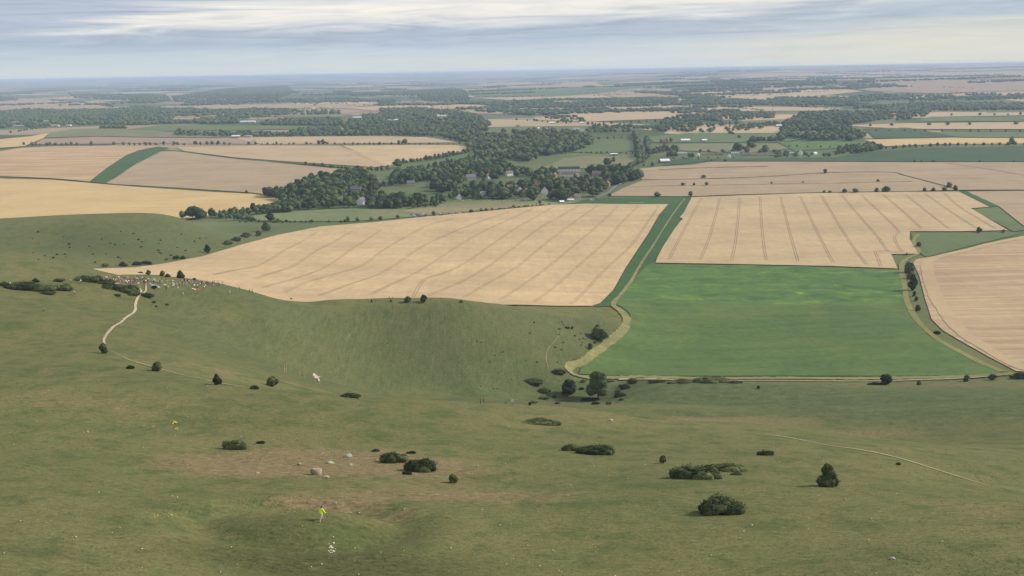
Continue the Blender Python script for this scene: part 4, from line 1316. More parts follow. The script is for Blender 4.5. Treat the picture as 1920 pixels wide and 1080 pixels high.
# far hamlets
for px, py, w, lab, wl, rf in [
    (1081, 244, 14, 'big pale house with cream gable in the far hamlet', 'white', 'tan'), (1092, 247, 6, 'small white house right of the big pale far house', 'white', 'grey'), (1029, 241, 10, 'far brick house with pale front left in the hamlet', 'white', 'red'),
    (1035, 232, 9, 'white far barn at the back of the hamlet', 'stone', 'white'), (1079, 226, 7, 'far house with pink roof above the hamlet', 'white', 'red'), (1091, 232, 9, 'white flat barn at the right of the hamlet', 'stone', 'white'), (971, 237, 10, 'pale house at the left of the hamlet', 'cream', 'tan'),
    (1010, 242, 4, 'tiny white house beside the hamlet field', 'white', 'white'), (976, 214, 6, 'white house in the distant tree belt above the hamlet', 'white', 'white'), (1007, 213, 6, 'grey white house in the distant tree belt right part', 'white', 'grey'),
    (1461, 238, 11, 'white roofed barn inside the dark copse', 'stone', 'white'), (1362, 226, 9, 'cream house in the trees left of the dark copse', 'cream', 'tan'),
    (822, 218, 5, 'leftmost of three tiny white cottages in the woods', 'white', 'white'), (828, 218, 4, 'middle of three tiny white cottages in the woods', 'white', 'white'), (834, 218, 5, 'rightmost of three tiny white cottages in the woods', 'white', 'white'),
    (670, 222, 18, 'long white glasshouse roof in the far woods', 'stone', 'white'), (743, 226, 8, 'white shed roof in a gap of the far woods', 'stone', 'white'), (730, 226, 7, 'pale shed roof left of the white shed in the woods', 'stone', 'grey'),
    (418, 223, 30, 'long white barn roof behind the left tree belt', 'stone', 'white'), (464, 230, 30, 'low white shed among the left tree belts', 'cream', 'white'), (442, 258, 16, 'low pinkish white sheds in front of the tree belt', 'brick', 'white'), (466, 258, 12, 'short pale shed at the end of the pink field', 'stone', 'grey'),
    (28, 231, 12, 'far left barn with white roof edge', 'stone', 'grey'), (38, 238, 24, 'wide grey barn in the farmyard at the left edge', 'stone', 'tan'), (82, 229, 22, 'tan roofed barn in the middle of the left farmyard', 'cream', 'tan'), (103, 237, 14, 'pinkish barn at the right of the left farmyard', 'cream', 'tan'), (128, 236, 8, 'pale silo shed beside the left farmyard', 'white', 'grey'),
    (612, 188, 8, 'bright white house on the distant wooded ridge', 'white', 'white'), (588, 204, 5, 'faint white house below the distant ridge', 'white', 'white'), (1275, 187, 5, 'white house at the end of the distant tree belt', 'white', 'white')]:
    house(px, py, w, lab, wl, rf, 0, 1, 9, 3.2, 0, w > 9, clear=6)


# ------------------------------------------------------------------ cars

def car_mats(c):
    return plain('car_paint', c, 0.3, 0.5, 0.03)


CAR_PAINT = dict(white=car_mats((0.75, 0.75, 0.74)), grey=car_mats((0.30, 0.31, 0.33)), black=car_mats((0.025, 0.027, 0.03)), red=car_mats((0.30, 0.04, 0.03)), blue=car_mats((0.04, 0.07, 0.16)))
TYRE = plain('tyre_rubber', (0.02, 0.02, 0.02), 0.9, 0.2, 0.05)
RIM = plain('wheel_rim', (0.45, 0.45, 0.46), 0.35, 0.5, 0.05)
LAMP = plain('lamp_glass', (0.6, 0.6, 0.58), 0.2, 0.6, 0.03)


def profile_geo(prof, hw, inset=0.0):
    """side outline (x, z) pulled out to both sides"""
    n = len(prof)
    v = [(x, -hw + (inset if z > 0.95 else 0), z) for x, z in prof] + [(x, hw - (inset if z > 0.95 else 0), z) for x, z in prof]
    f = [tuple(range(n)), tuple(range(2 * n - 1, n - 1, -1))]
    for i in range(n):
        j = (i + 1) % n
        f.append((i, i + n, j + n, j))
    return np.array(v, float), f


def wheel_geo(r, w, k=14):
    a = np.linspace(0, 2 * math.pi, k, endpoint=False)
    v = np.vstack([np.stack([r * np.cos(a), np.full(k, -w / 2), r * np.sin(a)], -1), np.stack([r * np.cos(a), np.full(k, w / 2), r * np.sin(a)], -1)])
    f = [tuple(range(k)), tuple(range(2 * k - 1, k - 1, -1))] + [(i, i + k, (i + 1) % k + k, (i + 1) % k) for i in range(k)]
    return v, f


CAR_ME = {}


def car_meshes():
    body = [(-2.1, 0.35), (-2.12, 0.75), (-1.95, 0.92), (-1.75, 0.98), (-1.25, 1.45), (0.35, 1.47), (1.0, 1.0), (1.85, 0.85), (2.1, 0.68), (2.1, 0.35)]
    van = [(-2.4, 0.35), (-2.42, 1.9), (-2.3, 2.05), (1.0, 2.08), (1.65, 1.25), (2.3, 1.05), (2.45, 0.8), (2.45, 0.35)]
    for nm, pf, hw in (('car', body, 0.88), ('van', van, 0.95)):
        v, f = profile_geo(pf, hw, 0.10)
        CAR_ME[nm] = mesh_np('body', v, f)
        CAR_ME[nm].materials.append(CAR_PAINT['white'])
    g = [box_geo(-1.2, 0.35, -0.90, -0.80, 1.02, 1.36), box_geo(-1.2, 0.35, 0.80, 0.90, 1.02, 1.36)]
    ws = (np.array([(0.42, -0.66, 1.46), (0.42, 0.66, 1.46), (1.02, 0.74, 1.05), (1.02, -0.74, 1.05), (0.35, -0.66, 1.40), (0.35, 0.66, 1.40), (0.95, 0.74, 0.99), (0.95, -0.74, 0.99)]), [(0, 3, 2, 1), (4, 5, 6, 7), (0, 1, 5, 4), (1, 2, 6, 5), (2, 3, 7, 6), (3, 0, 4, 7)])
    V, F, _ = merge_geo([(v, f, 0) for v, f in g + [ws]])
    CAR_ME['glass'] = mesh_np('windows', V, F, [GLASS])
    v, f = wheel_geo(0.33, 0.22)
    CAR_ME['tyre'] = mesh_np('wheel', v, f, [TYRE])
    v, f = wheel_geo(0.2, 0.235)
    CAR_ME['rim'] = mesh_np('rim', v, f, [RIM])
    v, f = box_geo(-0.03, 0.03, -0.16, 0.16, -0.07, 0.07)
    CAR_ME['lamp'] = mesh_np('headlight', v, f, [LAMP])


car_meshes()


def car(px, py, colour, label, deg=0.0, kind='car', group=None):
    x, y, z, s = [float(v[0]) for v in on_ground([px], [py])]
    e = link('parked_car' if kind == 'car' else 'parked_van', None, None, (x, y, z + 0.55), R(deg))
    tag(e, label, 'car' if kind == 'car' else 'van', group)
    b = link('body', CAR_ME[kind], e)
    b.material_slots[0].link = 'OBJECT'
    b.material_slots[0].material = CAR_PAINT[colour]
    g = link('windows', CAR_ME['glass'], e, (0, 0, 0) if kind == 'car' else (0.62, 0, 0.42))
    for wx in (-1.3, 1.3):
        for wy in (-0.8, 0.8):
            wh = link('wheel', CAR_ME['tyre'], e, (wx, wy, 0.33))
            link('rim', CAR_ME['rim'], wh, (0, 0, 0))
    for wy in (-0.6, 0.6):
        link('headlight', CAR_ME['lamp'], e, (2.1 if kind == 'car' else 2.45, wy, 0.66))


g_ = 'cars parked along the wheat field edge'
for px, py, c, lab in [
    (772, 404, 'grey', 'grey car at the left end of the row parked by the wheat field'), (777, 407, 'white', 'white car parked lowest at the left end of the row by the wheat'),
    (783, 405, 'black', 'black car between the leftmost white and grey cars of the row'), (789, 407, 'black', 'black car nearest the wheat in the left half of the row'), (792, 403, 'white', 'white car behind the black cars left of the round bush'),
    (796, 406, 'blue', 'dark blue car left of the round bush in the parked row'), (800, 404, 'grey', 'grey car just left of the round bush in the parked row'),
    (824, 402, 'white', 'white car just right of the round bush in the parked row'), (828, 405, 'black', 'black car right of the round bush nearest the wheat'), (836, 402, 'white', 'white car in the middle of the right half of the row'),
    (842, 403, 'black', 'black car between two white cars in the right half of the row'), (849, 402, 'white', 'white car third from the right end of the row'), (855, 401, 'grey', 'dark grey car next to the last white car of the row'), (861, 401, 'white', 'last white car near the right end of the row'), (869, 401, 'red', 'dark red car closing the right end of the row')]:
    car(px, py, c, lab, rng.uniform(-25, 25), 'car', g_)
car(1110, 377, 'white', 'white van parked on the green strip beside a dark bush', 5, 'van')
car(972, 377, 'white', 'white van by the trees at the far edge of the pasture', 0, 'van')
car(986, 377, 'white', 'white car by the trees at the far edge of the pasture', 0)
car(1163, 346, 'white', 'white car on the village lane under the dark trees', 40)

# ------------------------------------------------------------------ trees of the vale (picture points of the trunk feet)
g_ = 'round trees of the hedgerow above the straw field'
for x, h in [(45, 9.5), (61, 10), (68, 8), (75, 6), (88, 9), (94, 10), (104, 8), (116, 8), (125, 10), (134, 10), (145, 9), (172, 13), (214, 11.5), (232, 11), (243, 9), (253, 8), (262, 8.5), (273, 10), (281, 10), (292, 9), (307, 11.5)]:
    add_trees([(x, 272.5)], h, 'round dark tree in the hedgerow above the straw field', g_, 1.1, 0.06)
for x, h in [(327, 12), (333, 11), (346, 7)]:
    add_trees([(x, 272.5)], h, 'dark tree at the head of the green grass strip', 'trees at the head of the grass strip', 1.1, 0.06)
for x, h in [(366, 12), (376, 10), (389, 11), (398, 12), (410, 13), (421, 10), (431, 8), (467, 10)]:
    add_trees([(x, 272)], h, 'paler grey green tree in the middle of the long hedgerow', 'paler hedgerow trees', 1.0, 0.06)
g_ = 'trees of the hedgerow over the long tan wheat'
tree_row([(480, 271.5), (585, 271.5)], 16, (5, 9), 'small tree in the hedgerow over the long tan wheat', g_, 0.2)
add_trees([(519, 271.5), (542, 271.5), (575, 271.5), (583, 271)], [9, 8, 9, 7], 'small tree in the hedgerow over the long tan wheat', g_)
add_trees([(598, 271.5), (606, 271.5), (614, 271), (628, 271.5), (646, 271.5)], [12, 12, 10, 7, 8], 'larger clumped tree midway along the hedgerow over the tan wheat', 'clump midway along the hedgerow')
tree_row([(661, 271.5), (750, 271.5)], 14, (5, 9), 'small tree in the hedgerow over the tapering wheat', 'hedgerow trees over the tapering wheat', 0.1)
add_trees([(760, 271.5), (748, 271.5)], [15, 11], 'tallest tree of the hedgerow over the tapering wheat', 'tall hedgerow pair')
tree_row([(768, 271), (880, 271)], 13, (4, 6.5), 'low bushy tree in the hedgerow near the wooded stream', 'low hedgerow trees near the stream', 0.1)
tree_row([(574, 309), (690, 321)], 10, (5, 8), 'bushy tree along the green bank below the long wheat', 'trees along the green bank', 0.08)
tree_row([(680, 323), (733, 319)], 9, (8, 11), 'dark tree where the green bank meets the stream', 'trees where the bank meets the stream')
add_trees([(746, 315), (750, 314)], [17, 14], 'tall dark tree at the paddock gate by the stream', 'trees at the paddock gate')
tree_row([(756, 307), (800, 302), (860, 291), (884, 284)], 10, (7, 13), 'dark tree in the row between tapering wheat and paddock', 'row between wheat and paddock')
add_trees([(839, 303)], 7, 'lone small tree standing in the sloping paddock', None, 1.1)
add_trees([(901, 296), (720, 350)], [13, 13], 'rounded tree standing at the edge of the paddock', 'trees at the paddock edge', 1.1)

V1, V2, V3, V4 = 'trees of the west village wood', 'trees of the middle village', 'trees of the east village', 'trees of the stream wood'
L1, L2, L3, L4 = ('dark leafy tree in the wood around the western houses', 'dark leafy tree among the middle village houses', 'dark leafy tree among the eastern village houses', 'dark leafy tree in the wood along the stream')
add_trees([(342, 410), (362, 411), (372, 411), (383, 409)], [10, 17, 17, 11], 'big rounded tree at the foot of the golden barley', 'clump at the foot of the barley', 1.15, 0.05)
tree_row([(398, 408), (440, 404), (480, 402), (530, 398)], 9, (9, 14), 'dark tree in the thick belt under the golden barley', 'belt under the golden barley', 0, 1.1)
tree_row([(430, 404), (470, 399), (520, 391)], 11, (9, 13), 'dark tree in the thick belt under the golden barley', 'belt under the golden barley', 0, 1.1)
wood([(486, 405), (530, 386), (560, 376), (640, 376), (640, 391), (560, 397)], 12, (10, 14), L1, V1)
wood([(488, 369), (530, 360), (560, 350), (600, 336), (660, 326), (690, 328), (702, 345), (712, 354), (700, 364), (650, 368), (560, 376), (530, 384), (516, 372)], 13, (11, 17), L1, V1)
wood([(640, 376), (690, 366), (735, 376), (800, 378), (800, 384), (760, 390), (700, 392), (640, 392)], 12.5, (10, 16), L1, V1, holes=[[(650, 362), (682, 362), (682, 368), (655, 370)]])
add_trees([(727, 390), (735, 388), (745, 386), (757, 386), (770, 386), (780, 385), (790, 384), (798, 382)], [17, 18, 19, 18, 19, 18, 17, 15], 'tall dark tree in the dense row on the village edge of the pasture', 'dense tall row beside the pasture')
add_trees([(742, 391), (751, 390)], [4, 4], 'small dark thorn tree standing out on the pasture', 'thorn trees on the pasture', 1.1)
wood([(768, 391), (800, 386), (830, 384), (812, 391), (780, 392)], 11, (6, 9), 'low bushy tree where the wood meets the dry pasture', 'bushy trees at the wood corner')
add_trees([(812, 385), (820, 383), (828, 380)], [14, 12, 15], 'rounded tree at the corner of the pasture', 'rounded trees at the pasture corner')
wood([(725, 349), (736, 330), (764, 326), (800, 322), (832, 312), (870, 304), (893, 300), (900, 318), (895, 332), (872, 338), (860, 350), (845, 362), (812, 364), (806, 350), (790, 352), (765, 351)], 15, (12, 17), L2, V2, holes=[[(730, 350), (810, 340), (812, 356), (735, 358)]])
wood([(832, 376), (850, 365), (880, 352), (915, 350), (940, 356), (985, 352), (985, 373), (920, 375), (868, 375)], 13, (10, 16), L2, V2, holes=[[(895, 338), (940, 338), (930, 352), (895, 350)]])
wood([(890, 332), (905, 305), (930, 300), (958, 318), (1000, 330), (1040, 322), (1052, 336), (1000, 345), (960, 342), (920, 340)], 15, (12, 17), L2, V2, holes=[[(938, 332), (1000, 333), (1000, 350), (938, 348)]])
wood([(985, 352), (1040, 342), (1100, 344), (1140, 340), (1176, 332), (1203, 337), (1168, 344), (1140, 358), (1112, 370), (1085, 366), (1040, 366), (1015, 374), (985, 374)], 14, (11, 16), L3, V3, holes=[[(1005, 362), (1050, 358), (1050, 372), (1005, 374)], [(1105, 333), (1145, 332), (1145, 342), (1105, 343)]])
wood([(1100, 330), (1108, 322), (1150, 318), (1190, 325), (1200, 336), (1160, 340), (1120, 334)], 15, (12, 17), L3, V3)
wood([(1143, 352), (1165, 336), (1206, 334), (1208, 339), (1180, 341)], 13, (15, 18), 'large dark tree at the corner of the dull stubble', 'large trees at the stubble corner')
wood([(1040, 373), (1066, 370), (1070, 377), (1045, 378)], 10, (15, 18), 'big pale crowned tree at the end of the pasture', 'big trees at the end of the pasture')
add_trees([(1033, 375), (995, 376), (1000, 377)], [12, 13, 9], 'dark rounded tree on the lawn edge by the pasture', 'trees on the lawn edge')
add_trees([(1136, 312), (1141, 312)], [17, 15], 'tall tree rising from the village edge into the pale meadow', 'tall trees at the pale meadow')
add_trees([(1151, 305)], 13, 'lone round tree standing in the pale meadow', None, 1.05, 0.02)
tree_row([(1178, 318), (1190, 312), (1206, 304), (1214, 296)], 10, (8, 13), 'dark tree beside the lane below the bungalows', 'trees beside the lower lane')
tree_row([(1200, 300), (1197, 286), (1196, 274), (1193, 262), (1188, 252)], 14, (11, 17), 'dark tree along the left side of the lane', 'trees along the left of the lane')
tree_row([(1216, 292), (1213, 280), (1212, 262)], 14, (10, 15), 'dark tree along the right side of the lane', 'trees along the right of the lane')
add_trees([(1207, 312), (1224, 312)], [6, 9], 'small rounded tree at the top of the dull stubble', 'rounded trees above the dull stubble', 1.2)
wood([(1218, 290), (1232, 282), (1268, 279), (1272, 284), (1230, 288)], 14, (10, 14), 'dark tree in the copse left of the bungalows', 'copse left of the bungalows')
wood([(1250, 296), (1262, 290), (1272, 296)], 11, (12, 15), 'dark tree behind the rounded barn', 'trees behind the rounded barn')
add_trees([(1292, 296), (1298, 297)], [15, 12], 'dark tree between the bungalows and the barn field', 'trees left in the bungalow row', 1.1)
tree_row([(1262, 298), (1460, 296)], 26, (4, 6), 'garden tree in front of the bungalow row', 'garden trees in front of the bungalows', 0.3)
tree_row([(1310, 287), (1370, 287), (1470, 286)], 22, (7, 10), 'garden tree behind the bungalow row', 'garden trees behind the bungalows', 0.1)
add_trees([(1382, 284), (1387, 283), (1404, 279), (1409, 278), (1400, 286)], [20, 18, 20, 17, 15], 'one of the big dark trees over the bungalow row', 'big trees over the bungalows', 1.1, 0.08)
wood([(1418, 285), (1436, 281), (1442, 286)], 14, (10, 15), 'tree at the right end of the bungalow row', 'trees at the end of the bungalows')
wood([(1452, 296), (1452, 284), (1480, 288), (1560, 291), (1575, 289), (1560, 294), (1500, 296)], 14, (7, 10), 'garden tree around the lone white gabled cottage', 'trees around the lone cottage')
wood([(1566, 290), (1580, 279), (1640, 276), (1656, 282), (1620, 288)], 15, (12, 16), 'pale leaved tree in the copse under the golden strip', 'pale copse under the golden strip')
tree_row([(1650, 281), (1700, 277), (1780, 274), (1930, 272)], 15, (6, 10), 'small tree in the thick hedge along the golden strip', 'thick hedge trees by the golden strip', 0)
add_trees([(1896, 272), (1900, 272)], [16, 14], 'tall pointed tree in the thick hedge by the golden strip', 'tall hedge trees', 0.9)
add_trees([(1344, 300.5), (1414, 300), (1360, 300.5)], [5, 5, 4.5], 'small round tree on the edge of the green field below the bungalows', 'trees on the green field edge', 1.3, 0.05) if False else None
for x, y, h, lab in [(1427, 302, 5, 'left of two small round trees below the bungalows'), (1360, 301.5, 5, 'right of two small round trees below the bungalows')][:0]:
    add_trees([(x, y)], h, lab, None)
add_trees([(1334, 302.5)], 5.5, 'left one of two small round trees under the bungalows', None, 1.3, 0.02)
add_trees([(1360, 302.5)], 5.5, 'right one of two small round trees under the bungalows', None, 1.3, 0.02)
# trees in and around the dull stubble and the tramlined wheat
for x, y, h, lab in [(1280, 348.5, 6, 'leftmost of three small trees in the dull stubble'), (1301, 348.5, 5.5, 'middle one of three small trees in the dull stubble'), (1325, 348.5, 6.5, 'rightmost of three small trees in the dull stubble'),
                     (1547, 326, 9, 'round tree on the dark bank across the dull stubble'), (1646, 341, 5, 'single small tree in the right of the dull stubble'), (1447, 345, 4, 'tiny bush tree on the thin bank'), (1506, 343, 3.5, 'tiniest bush on the thin bank'),
                     (1320, 334, 6.5, 'single thorn tree on the dark bank near its left end'), (1144, 369, 6, 'small tree at the left end of the green strip'), (1231, 369, 7.5, 'broad thorn bush tree behind the green strip'), (1295, 369, 9, 'thorn tree at the top corner of the tramlined wheat'),
                     (1545, 362.5, 5, 'small tree on the bank behind the tramlined wheat, far left of its line'), (1556, 362.5, 4.5, 'smaller tree second along the bank behind the tramlined wheat'), (1583, 362.5, 7, 'bushy tree third along the bank behind the tramlined wheat'), (1603, 362, 8, 'rounded tree fourth along the bank behind the tramlined wheat'),
                     (1643, 361, 7, 'tree left of the twin trees on the wheat bank'), (1656, 360.5, 7, 'left twin tree on the wheat bank'), (1663, 360.5, 9, 'right twin tree on the wheat bank'), (1733, 359.5, 6.5, 'small tree right of the twins on the wheat bank'), (1750, 359.5, 6.5, 'slim tree between two rounder ones on the wheat bank'), (1770, 359, 7.5, 'rounded tree near the right end of the wheat bank'),
                     (1780, 352.5, 9, 'upright tree just behind the end of the wheat bank'), (1791, 359, 9.5, 'broad tree closing the right end of the wheat bank'), (1723, 463, 5.5, 'round bush at the left of the small green wedge field'), (1835, 437, 6.5, 'left round tree on the edge of the wedge field'), (1881, 437, 4.5, 'right round tree on the edge of the wedge field'), (1700, 479, 3, 'small bush beside the curving track corner'),
                     (1278, 413, 3, 'dark bush poking into the tramlined wheat')]:
    add_trees([(x, y)], h, lab, None, 1.25, 0.03)
for x in (1715, 1728, 1750):
    add_trees([(x, 304.5)], 5, 'small dark tree at the near edge of the root crop field', 'trees at the root crop edge', 1.4)
tree_row([(1835, 304.5), (1930, 303.5)], 28, (3.5, 5), 'small dark tree at the near edge of the root crop field', 'trees at the root crop edge', 0.3, 1.4)
# pasture edge by the wheat
for x, y, h, lab in [(488, 437, 6, 'bush'), (507, 415, 11, 'rounded tree left of the low hedge on the pasture edge'), (522, 417, 5, 'low bush beside the rounded tree on the pasture edge'), (653, 416, 7, 'upright tree on the wheat edge of the pasture'), (671, 416, 6, 'round bush right of the upright pasture tree'), (696, 414.5, 5.5, 'small upright tree on the wheat edge'), (714, 414, 6, 'broad bush before the parked cars'), (746, 411, 5.5, 'last small tree before the parked cars'), (813, 405.5, 7.5, 'round bush in the middle of the parked car row'),
                     (884, 399.5, 5.5, 'squarish tree right of the parked cars'), (902, 397, 5, 'left of three little trees on the wheat edge'), (912, 396, 5, 'middle of three little trees on the wheat edge'), (923, 395.5, 4.5, 'right of three little trees on the wheat edge'), (963, 389.5, 4.5, 'small tree in the low hedge at the wheat corner'), (1012, 382.5, 6, 'round tree in the low hedge by the pasture end'), (462, 363, 6, 'lone bush between golden barley and stubble')][1:]:
    add_trees([(x, y)], h, lab, None, 1.15, 0.03)
tree_row([(440, 416.5), (500, 417), (592, 417)], 6, (2.5, 4.5), 'low bush in the hedge between pasture and wheat slope', 'low hedge between pasture and wheat', 0.1, 1.3)
tree_row([(610, 417), (650, 416.5)], 6, (2.5, 5), 'low bush in the hedge by the upright pasture tree', 'low hedge by the upright tree', 0.2, 1.3)
tree_row([(936, 393.5), (985, 388.5), (1035, 384)], 5, (2, 3.2), 'low scrub in the hedge at the wheat field corner', 'low hedge at the wheat corner', 0.1, 1.4)
tree_row([(412, 409), (450, 412), (482, 416)], 6, (5, 8), 'dark tree on the slope below the barley belt', 'trees on the slope below the belt', 0, 1.1)

# --- distant belts and woods
B = 'trees of the distant belts'
for poly, sp, h in [
    ([(868, 303), (905, 292), (930, 285), (962, 272), (1000, 264), (1040, 264), (1085, 256), (1108, 262), (1108, 272), (1084, 282), (1060, 288), (1012, 296), (1000, 305), (962, 302), (930, 298)], 15, (12, 18)),
    ([(960, 262), (962, 250), (1000, 246), (1050, 246), (1085, 250), (1080, 256), (1040, 262)], 17, (10, 15)),
    ([(876, 284), (880, 272), (930, 268), (962, 266), (930, 282), (890, 290)], 16, (11, 16)),
    ([(640, 257), (655, 226), (700, 216), (780, 204), (862, 211), (905, 222), (925, 236), (905, 256), (870, 268), (820, 257), (700, 255)], 22, (12, 17)),
    ([(870, 268), (905, 254), (950, 248), (960, 262), (920, 270), (885, 274)], 18, (10, 15)),
    ([(1096, 249), (1110, 236), (1150, 236), (1240, 238), (1236, 246), (1160, 249)], 22, (8, 14)),
    ([(1232, 250), (1245, 226), (1290, 216), (1370, 214), (1455, 212), (1455, 222), (1380, 226), (1330, 230), (1300, 248)], 22, (11, 16)),
    ([(1296, 250), (1330, 232), (1400, 234), (1450, 228), (1465, 240), (1370, 247)], 24, (9, 14)),
    ([(1358, 252), (1372, 250), (1388, 260), (1378, 260)], 16, (8, 11)),
    ([(1393, 267), (1420, 262), (1465, 264), (1465, 268)], 18, (11, 15)),
    ([(1462, 266), (1466, 236), (1500, 216), (1560, 213), (1640, 218), (1640, 228), (1590, 234), (1600, 246), (1620, 258), (1625, 270), (1570, 264)], 19, (13, 19)),
    ([(1600, 228), (1606, 212), (1680, 207), (1745, 208), (1740, 220), (1690, 226)], 24, (11, 16)),
    ([(0, 242), (-10, 212), (50, 206), (110, 208), (215, 207), (262, 200), (320, 206), (330, 214), (318, 232), (250, 236), (160, 232), (60, 240)], 26, (12, 18)),
    ([(130, 177), (310, 178), (322, 190), (262, 190), (140, 184)], 34, (12, 17)),
    ([(0, 186), (34, 186), (30, 190), (0, 191)], 34, (12, 16)),
    ([(0, 174), (62, 173), (62, 176), (0, 178)], 50, (12, 16)),
    ([(430, 166), (530, 160), (562, 174), (500, 191), (430, 196), (330, 193), (320, 182)], 40, (12, 17)),
    ([(320, 213), (322, 204), (390, 208), (480, 205), (640, 210), (640, 216), (480, 216), (390, 212)], 27, (11, 16)),
    ([(374, 232), (380, 226), (450, 228), (452, 232)], 20, (10, 14)), ([(490, 236), (496, 228), (560, 224), (640, 224), (650, 238), (560, 236)], 22, (11, 16)),
    ([(322, 255), (330, 248), (400, 250), (540, 252), (560, 244), (640, 240), (650, 256), (500, 257)], 19, (10, 15)),
    ([(550, 194), (560, 186), (640, 184), (640, 193), (600, 193)], 34, (12, 16)),
    ([(640, 191), (640, 185), (680, 186), (682, 191)], 34, (13, 17)), ([(708, 200), (710, 190), (740, 188), (742, 198)], 34, (13, 18)),
    ([(650, 178), (740, 173), (850, 166), (874, 172), (880, 191), (800, 192), (782, 180), (690, 179)], 36, (12, 18)),
    ([(960, 192), (962, 188), (1060, 194), (1180, 188), (1282, 186), (1282, 193), (1180, 196), (1104, 202), (1068, 204), (1000, 199)], 29, (12, 17)),
    ([(960, 214), (962, 207), (1010, 210), (1014, 216)], 24, (10, 14)), ([(1020, 222), (1030, 218), (1096, 220), (1096, 230), (1060, 231)], 24, (9, 13)),
    ([(1280, 190), (1312, 186), (1440, 190), (1456, 184), (1500, 184), (1610, 184), (1610, 200), (1456, 199), (1440, 198), (1312, 197)], 28, (12, 17)),
    ([(1600, 187), (1604, 180), (1700, 178), (1790, 180), (1830, 178), (1930, 178), (1930, 186), (1830, 188), (1700, 190)], 28, (12, 18)),
    ([(1600, 205), (1610, 198), (1740, 200), (1830, 196), (1930, 194), (1930, 206), (1830, 208), (1740, 208)], 27, (11, 17)),
    ([(1330, 153), (1345, 152), (1398, 155), (1394, 160), (1360, 157), (1405, 171), (1396, 172), (1352, 160), (1380, 176), (1374, 176), (1346, 158)], 30, (12, 16)),
    ([(1368, 149), (1460, 146), (1458, 148), (1372, 150)], 50, (12, 16)), ([(1472, 160), (1476, 153), (1566, 151), (1570, 158), (1540, 161)], 40, (13, 17)), ([(1510, 147), (1514, 144), (1568, 143), (1568, 146)], 50, (13, 17)), ([(1580, 159), (1582, 155), (1602, 155), (1600, 159)], 40, (12, 16)), ([(1617, 156), (1620, 146), (1642, 153), (1640, 156)], 40, (13, 17)),
    ([(1092, 165), (1094, 162), (1116, 162), (1116, 165)], 40, (12, 15)), ([(1206, 167), (1208, 164), (1220, 164), (1220, 167)], 40, (12, 15)), ([(912, 166), (920, 162), (948, 160), (950, 164)], 45, (12, 15)),
    ([(185, 242), (190, 238), (230, 238), (236, 242)], 11, (10, 13)),
]:
    wood(poly, sp, h, 'dark tree in the belts beyond the village', B, gaps=-0.48, wf=1.3)
tree_row([(95, 189), (160, 194), (215, 202)], 30, (10, 14), 'dark tree in the belts beyond the village', B)
tree_row([(1640, 246), (1760, 247), (1930, 247)], 30, (6, 9), 'small tree in the hedges at the right of the vale', 'hedge trees at the right of the vale', 0.1)
tree_row([(1755, 218), (1920, 216)], 40, (8, 12), 'small tree in the hedges at the right of the vale', 'hedge trees at the right of the vale', 0.15)
tree_row([(1590, 238), (1700, 236), (1920, 234)], 60, (9, 13), 'round tree scattered in the pale stubble strip', 'trees in the pale stubble strip', 0.2, 1.2)
tree_row([(1600, 278), (1480, 276), (1462, 275)], 24, (5, 8), 'small tree under the dark copse', 'small trees under the copse', 0.3)
tree_row([(1090, 287), (1195, 289)], 11, (4, 6), 'low hedge tree above the pale meadow', 'hedge above the pale meadow', 0.05)
tree_row([(1110, 262), (1195, 258)], 18, (5, 9), 'low hedge tree above the lane paddock', 'hedge above the lane paddock', 0.1)
tree_row([(1240, 268), (1262, 267)], 14, (9, 13), 'tree near the red roofed cottage', 'trees near the red roofed cottage', 0)
tree_row([(0, 252), (30, 249), (60, 243), (90, 240)], 25, (6, 10), 'small tree below the left farmyard', 'trees below the left farmyard', 0.3)
tree_row([(1130, 210), (1250, 206), (1480, 207)], 45, (6, 10), 'small tree in the far straw fields', 'trees in the far straw fields', 0.3)
tree_row([(960, 225), (1060, 232), (1120, 234)], 30, (7, 12), 'tree around the far hamlet', 'trees around the far hamlet', 0.2)
tree_row([(1100, 234), (1240, 229), (1340, 222)], 28, (8, 13), 'tree in the far hedges right of the hamlet', 'far hedge trees right of the hamlet', 0.2)
# a sprinkling of hedgerows and copses over the far farmland, on the real ground
for k in range(330):
    d = 10 ** rng.uniform(math.log10(3600), math.log10(19000))
    a = rng.uniform(-0.52, 0.52)
    cx, cy = d * math.sin(a), d * math.cos(a)
    copse = rng.uniform() < 0.42
    ang = rng.choice([0.12, 0.22 + math.pi / 2, 0.0]) + rng.normal(0, 0.08)
    ln = rng.uniform(120, 420) * (1 + d / 7000) if copse else rng.uniform(200, 700)
    wd = rng.uniform(60, 150) * (1 + d / 12000) if copse else 5
    sp = (18 + d / 500)
    n = int(min(170, max(6, ln * wd / sp ** 2))) if copse else int(ln / 13)
    for _ in range(n):
        u, v = rng.uniform(-0.5, 0.5) * ln, rng.uniform(-0.5, 0.5) * wd
        x, y = cx + u * math.cos(ang) - v * math.sin(ang), cy + u * math.sin(ang) + v * math.cos(ang)
        hh = rng.uniform(11, 16) if copse else rng.uniform(3.5, 7)
        TREES.append((hh * FPX / d * 0.4, x, y, None, hh, 1.8 * rng.uniform(0.9, 1.3), 'dark tree in the belts beyond the village', B))
_i = [i for i, t in enumerate(TREES) if t[3] is None]
_z = height(np.array([TREES[i][1] for i in _i]), np.array([TREES[i][2] for i in _i]))
for i, zz in zip(_i, _z):
    t = TREES[i]
    TREES[i] = t[:3] + (float(zz),) + t[4:]

build_houses()
emit_trees(300)

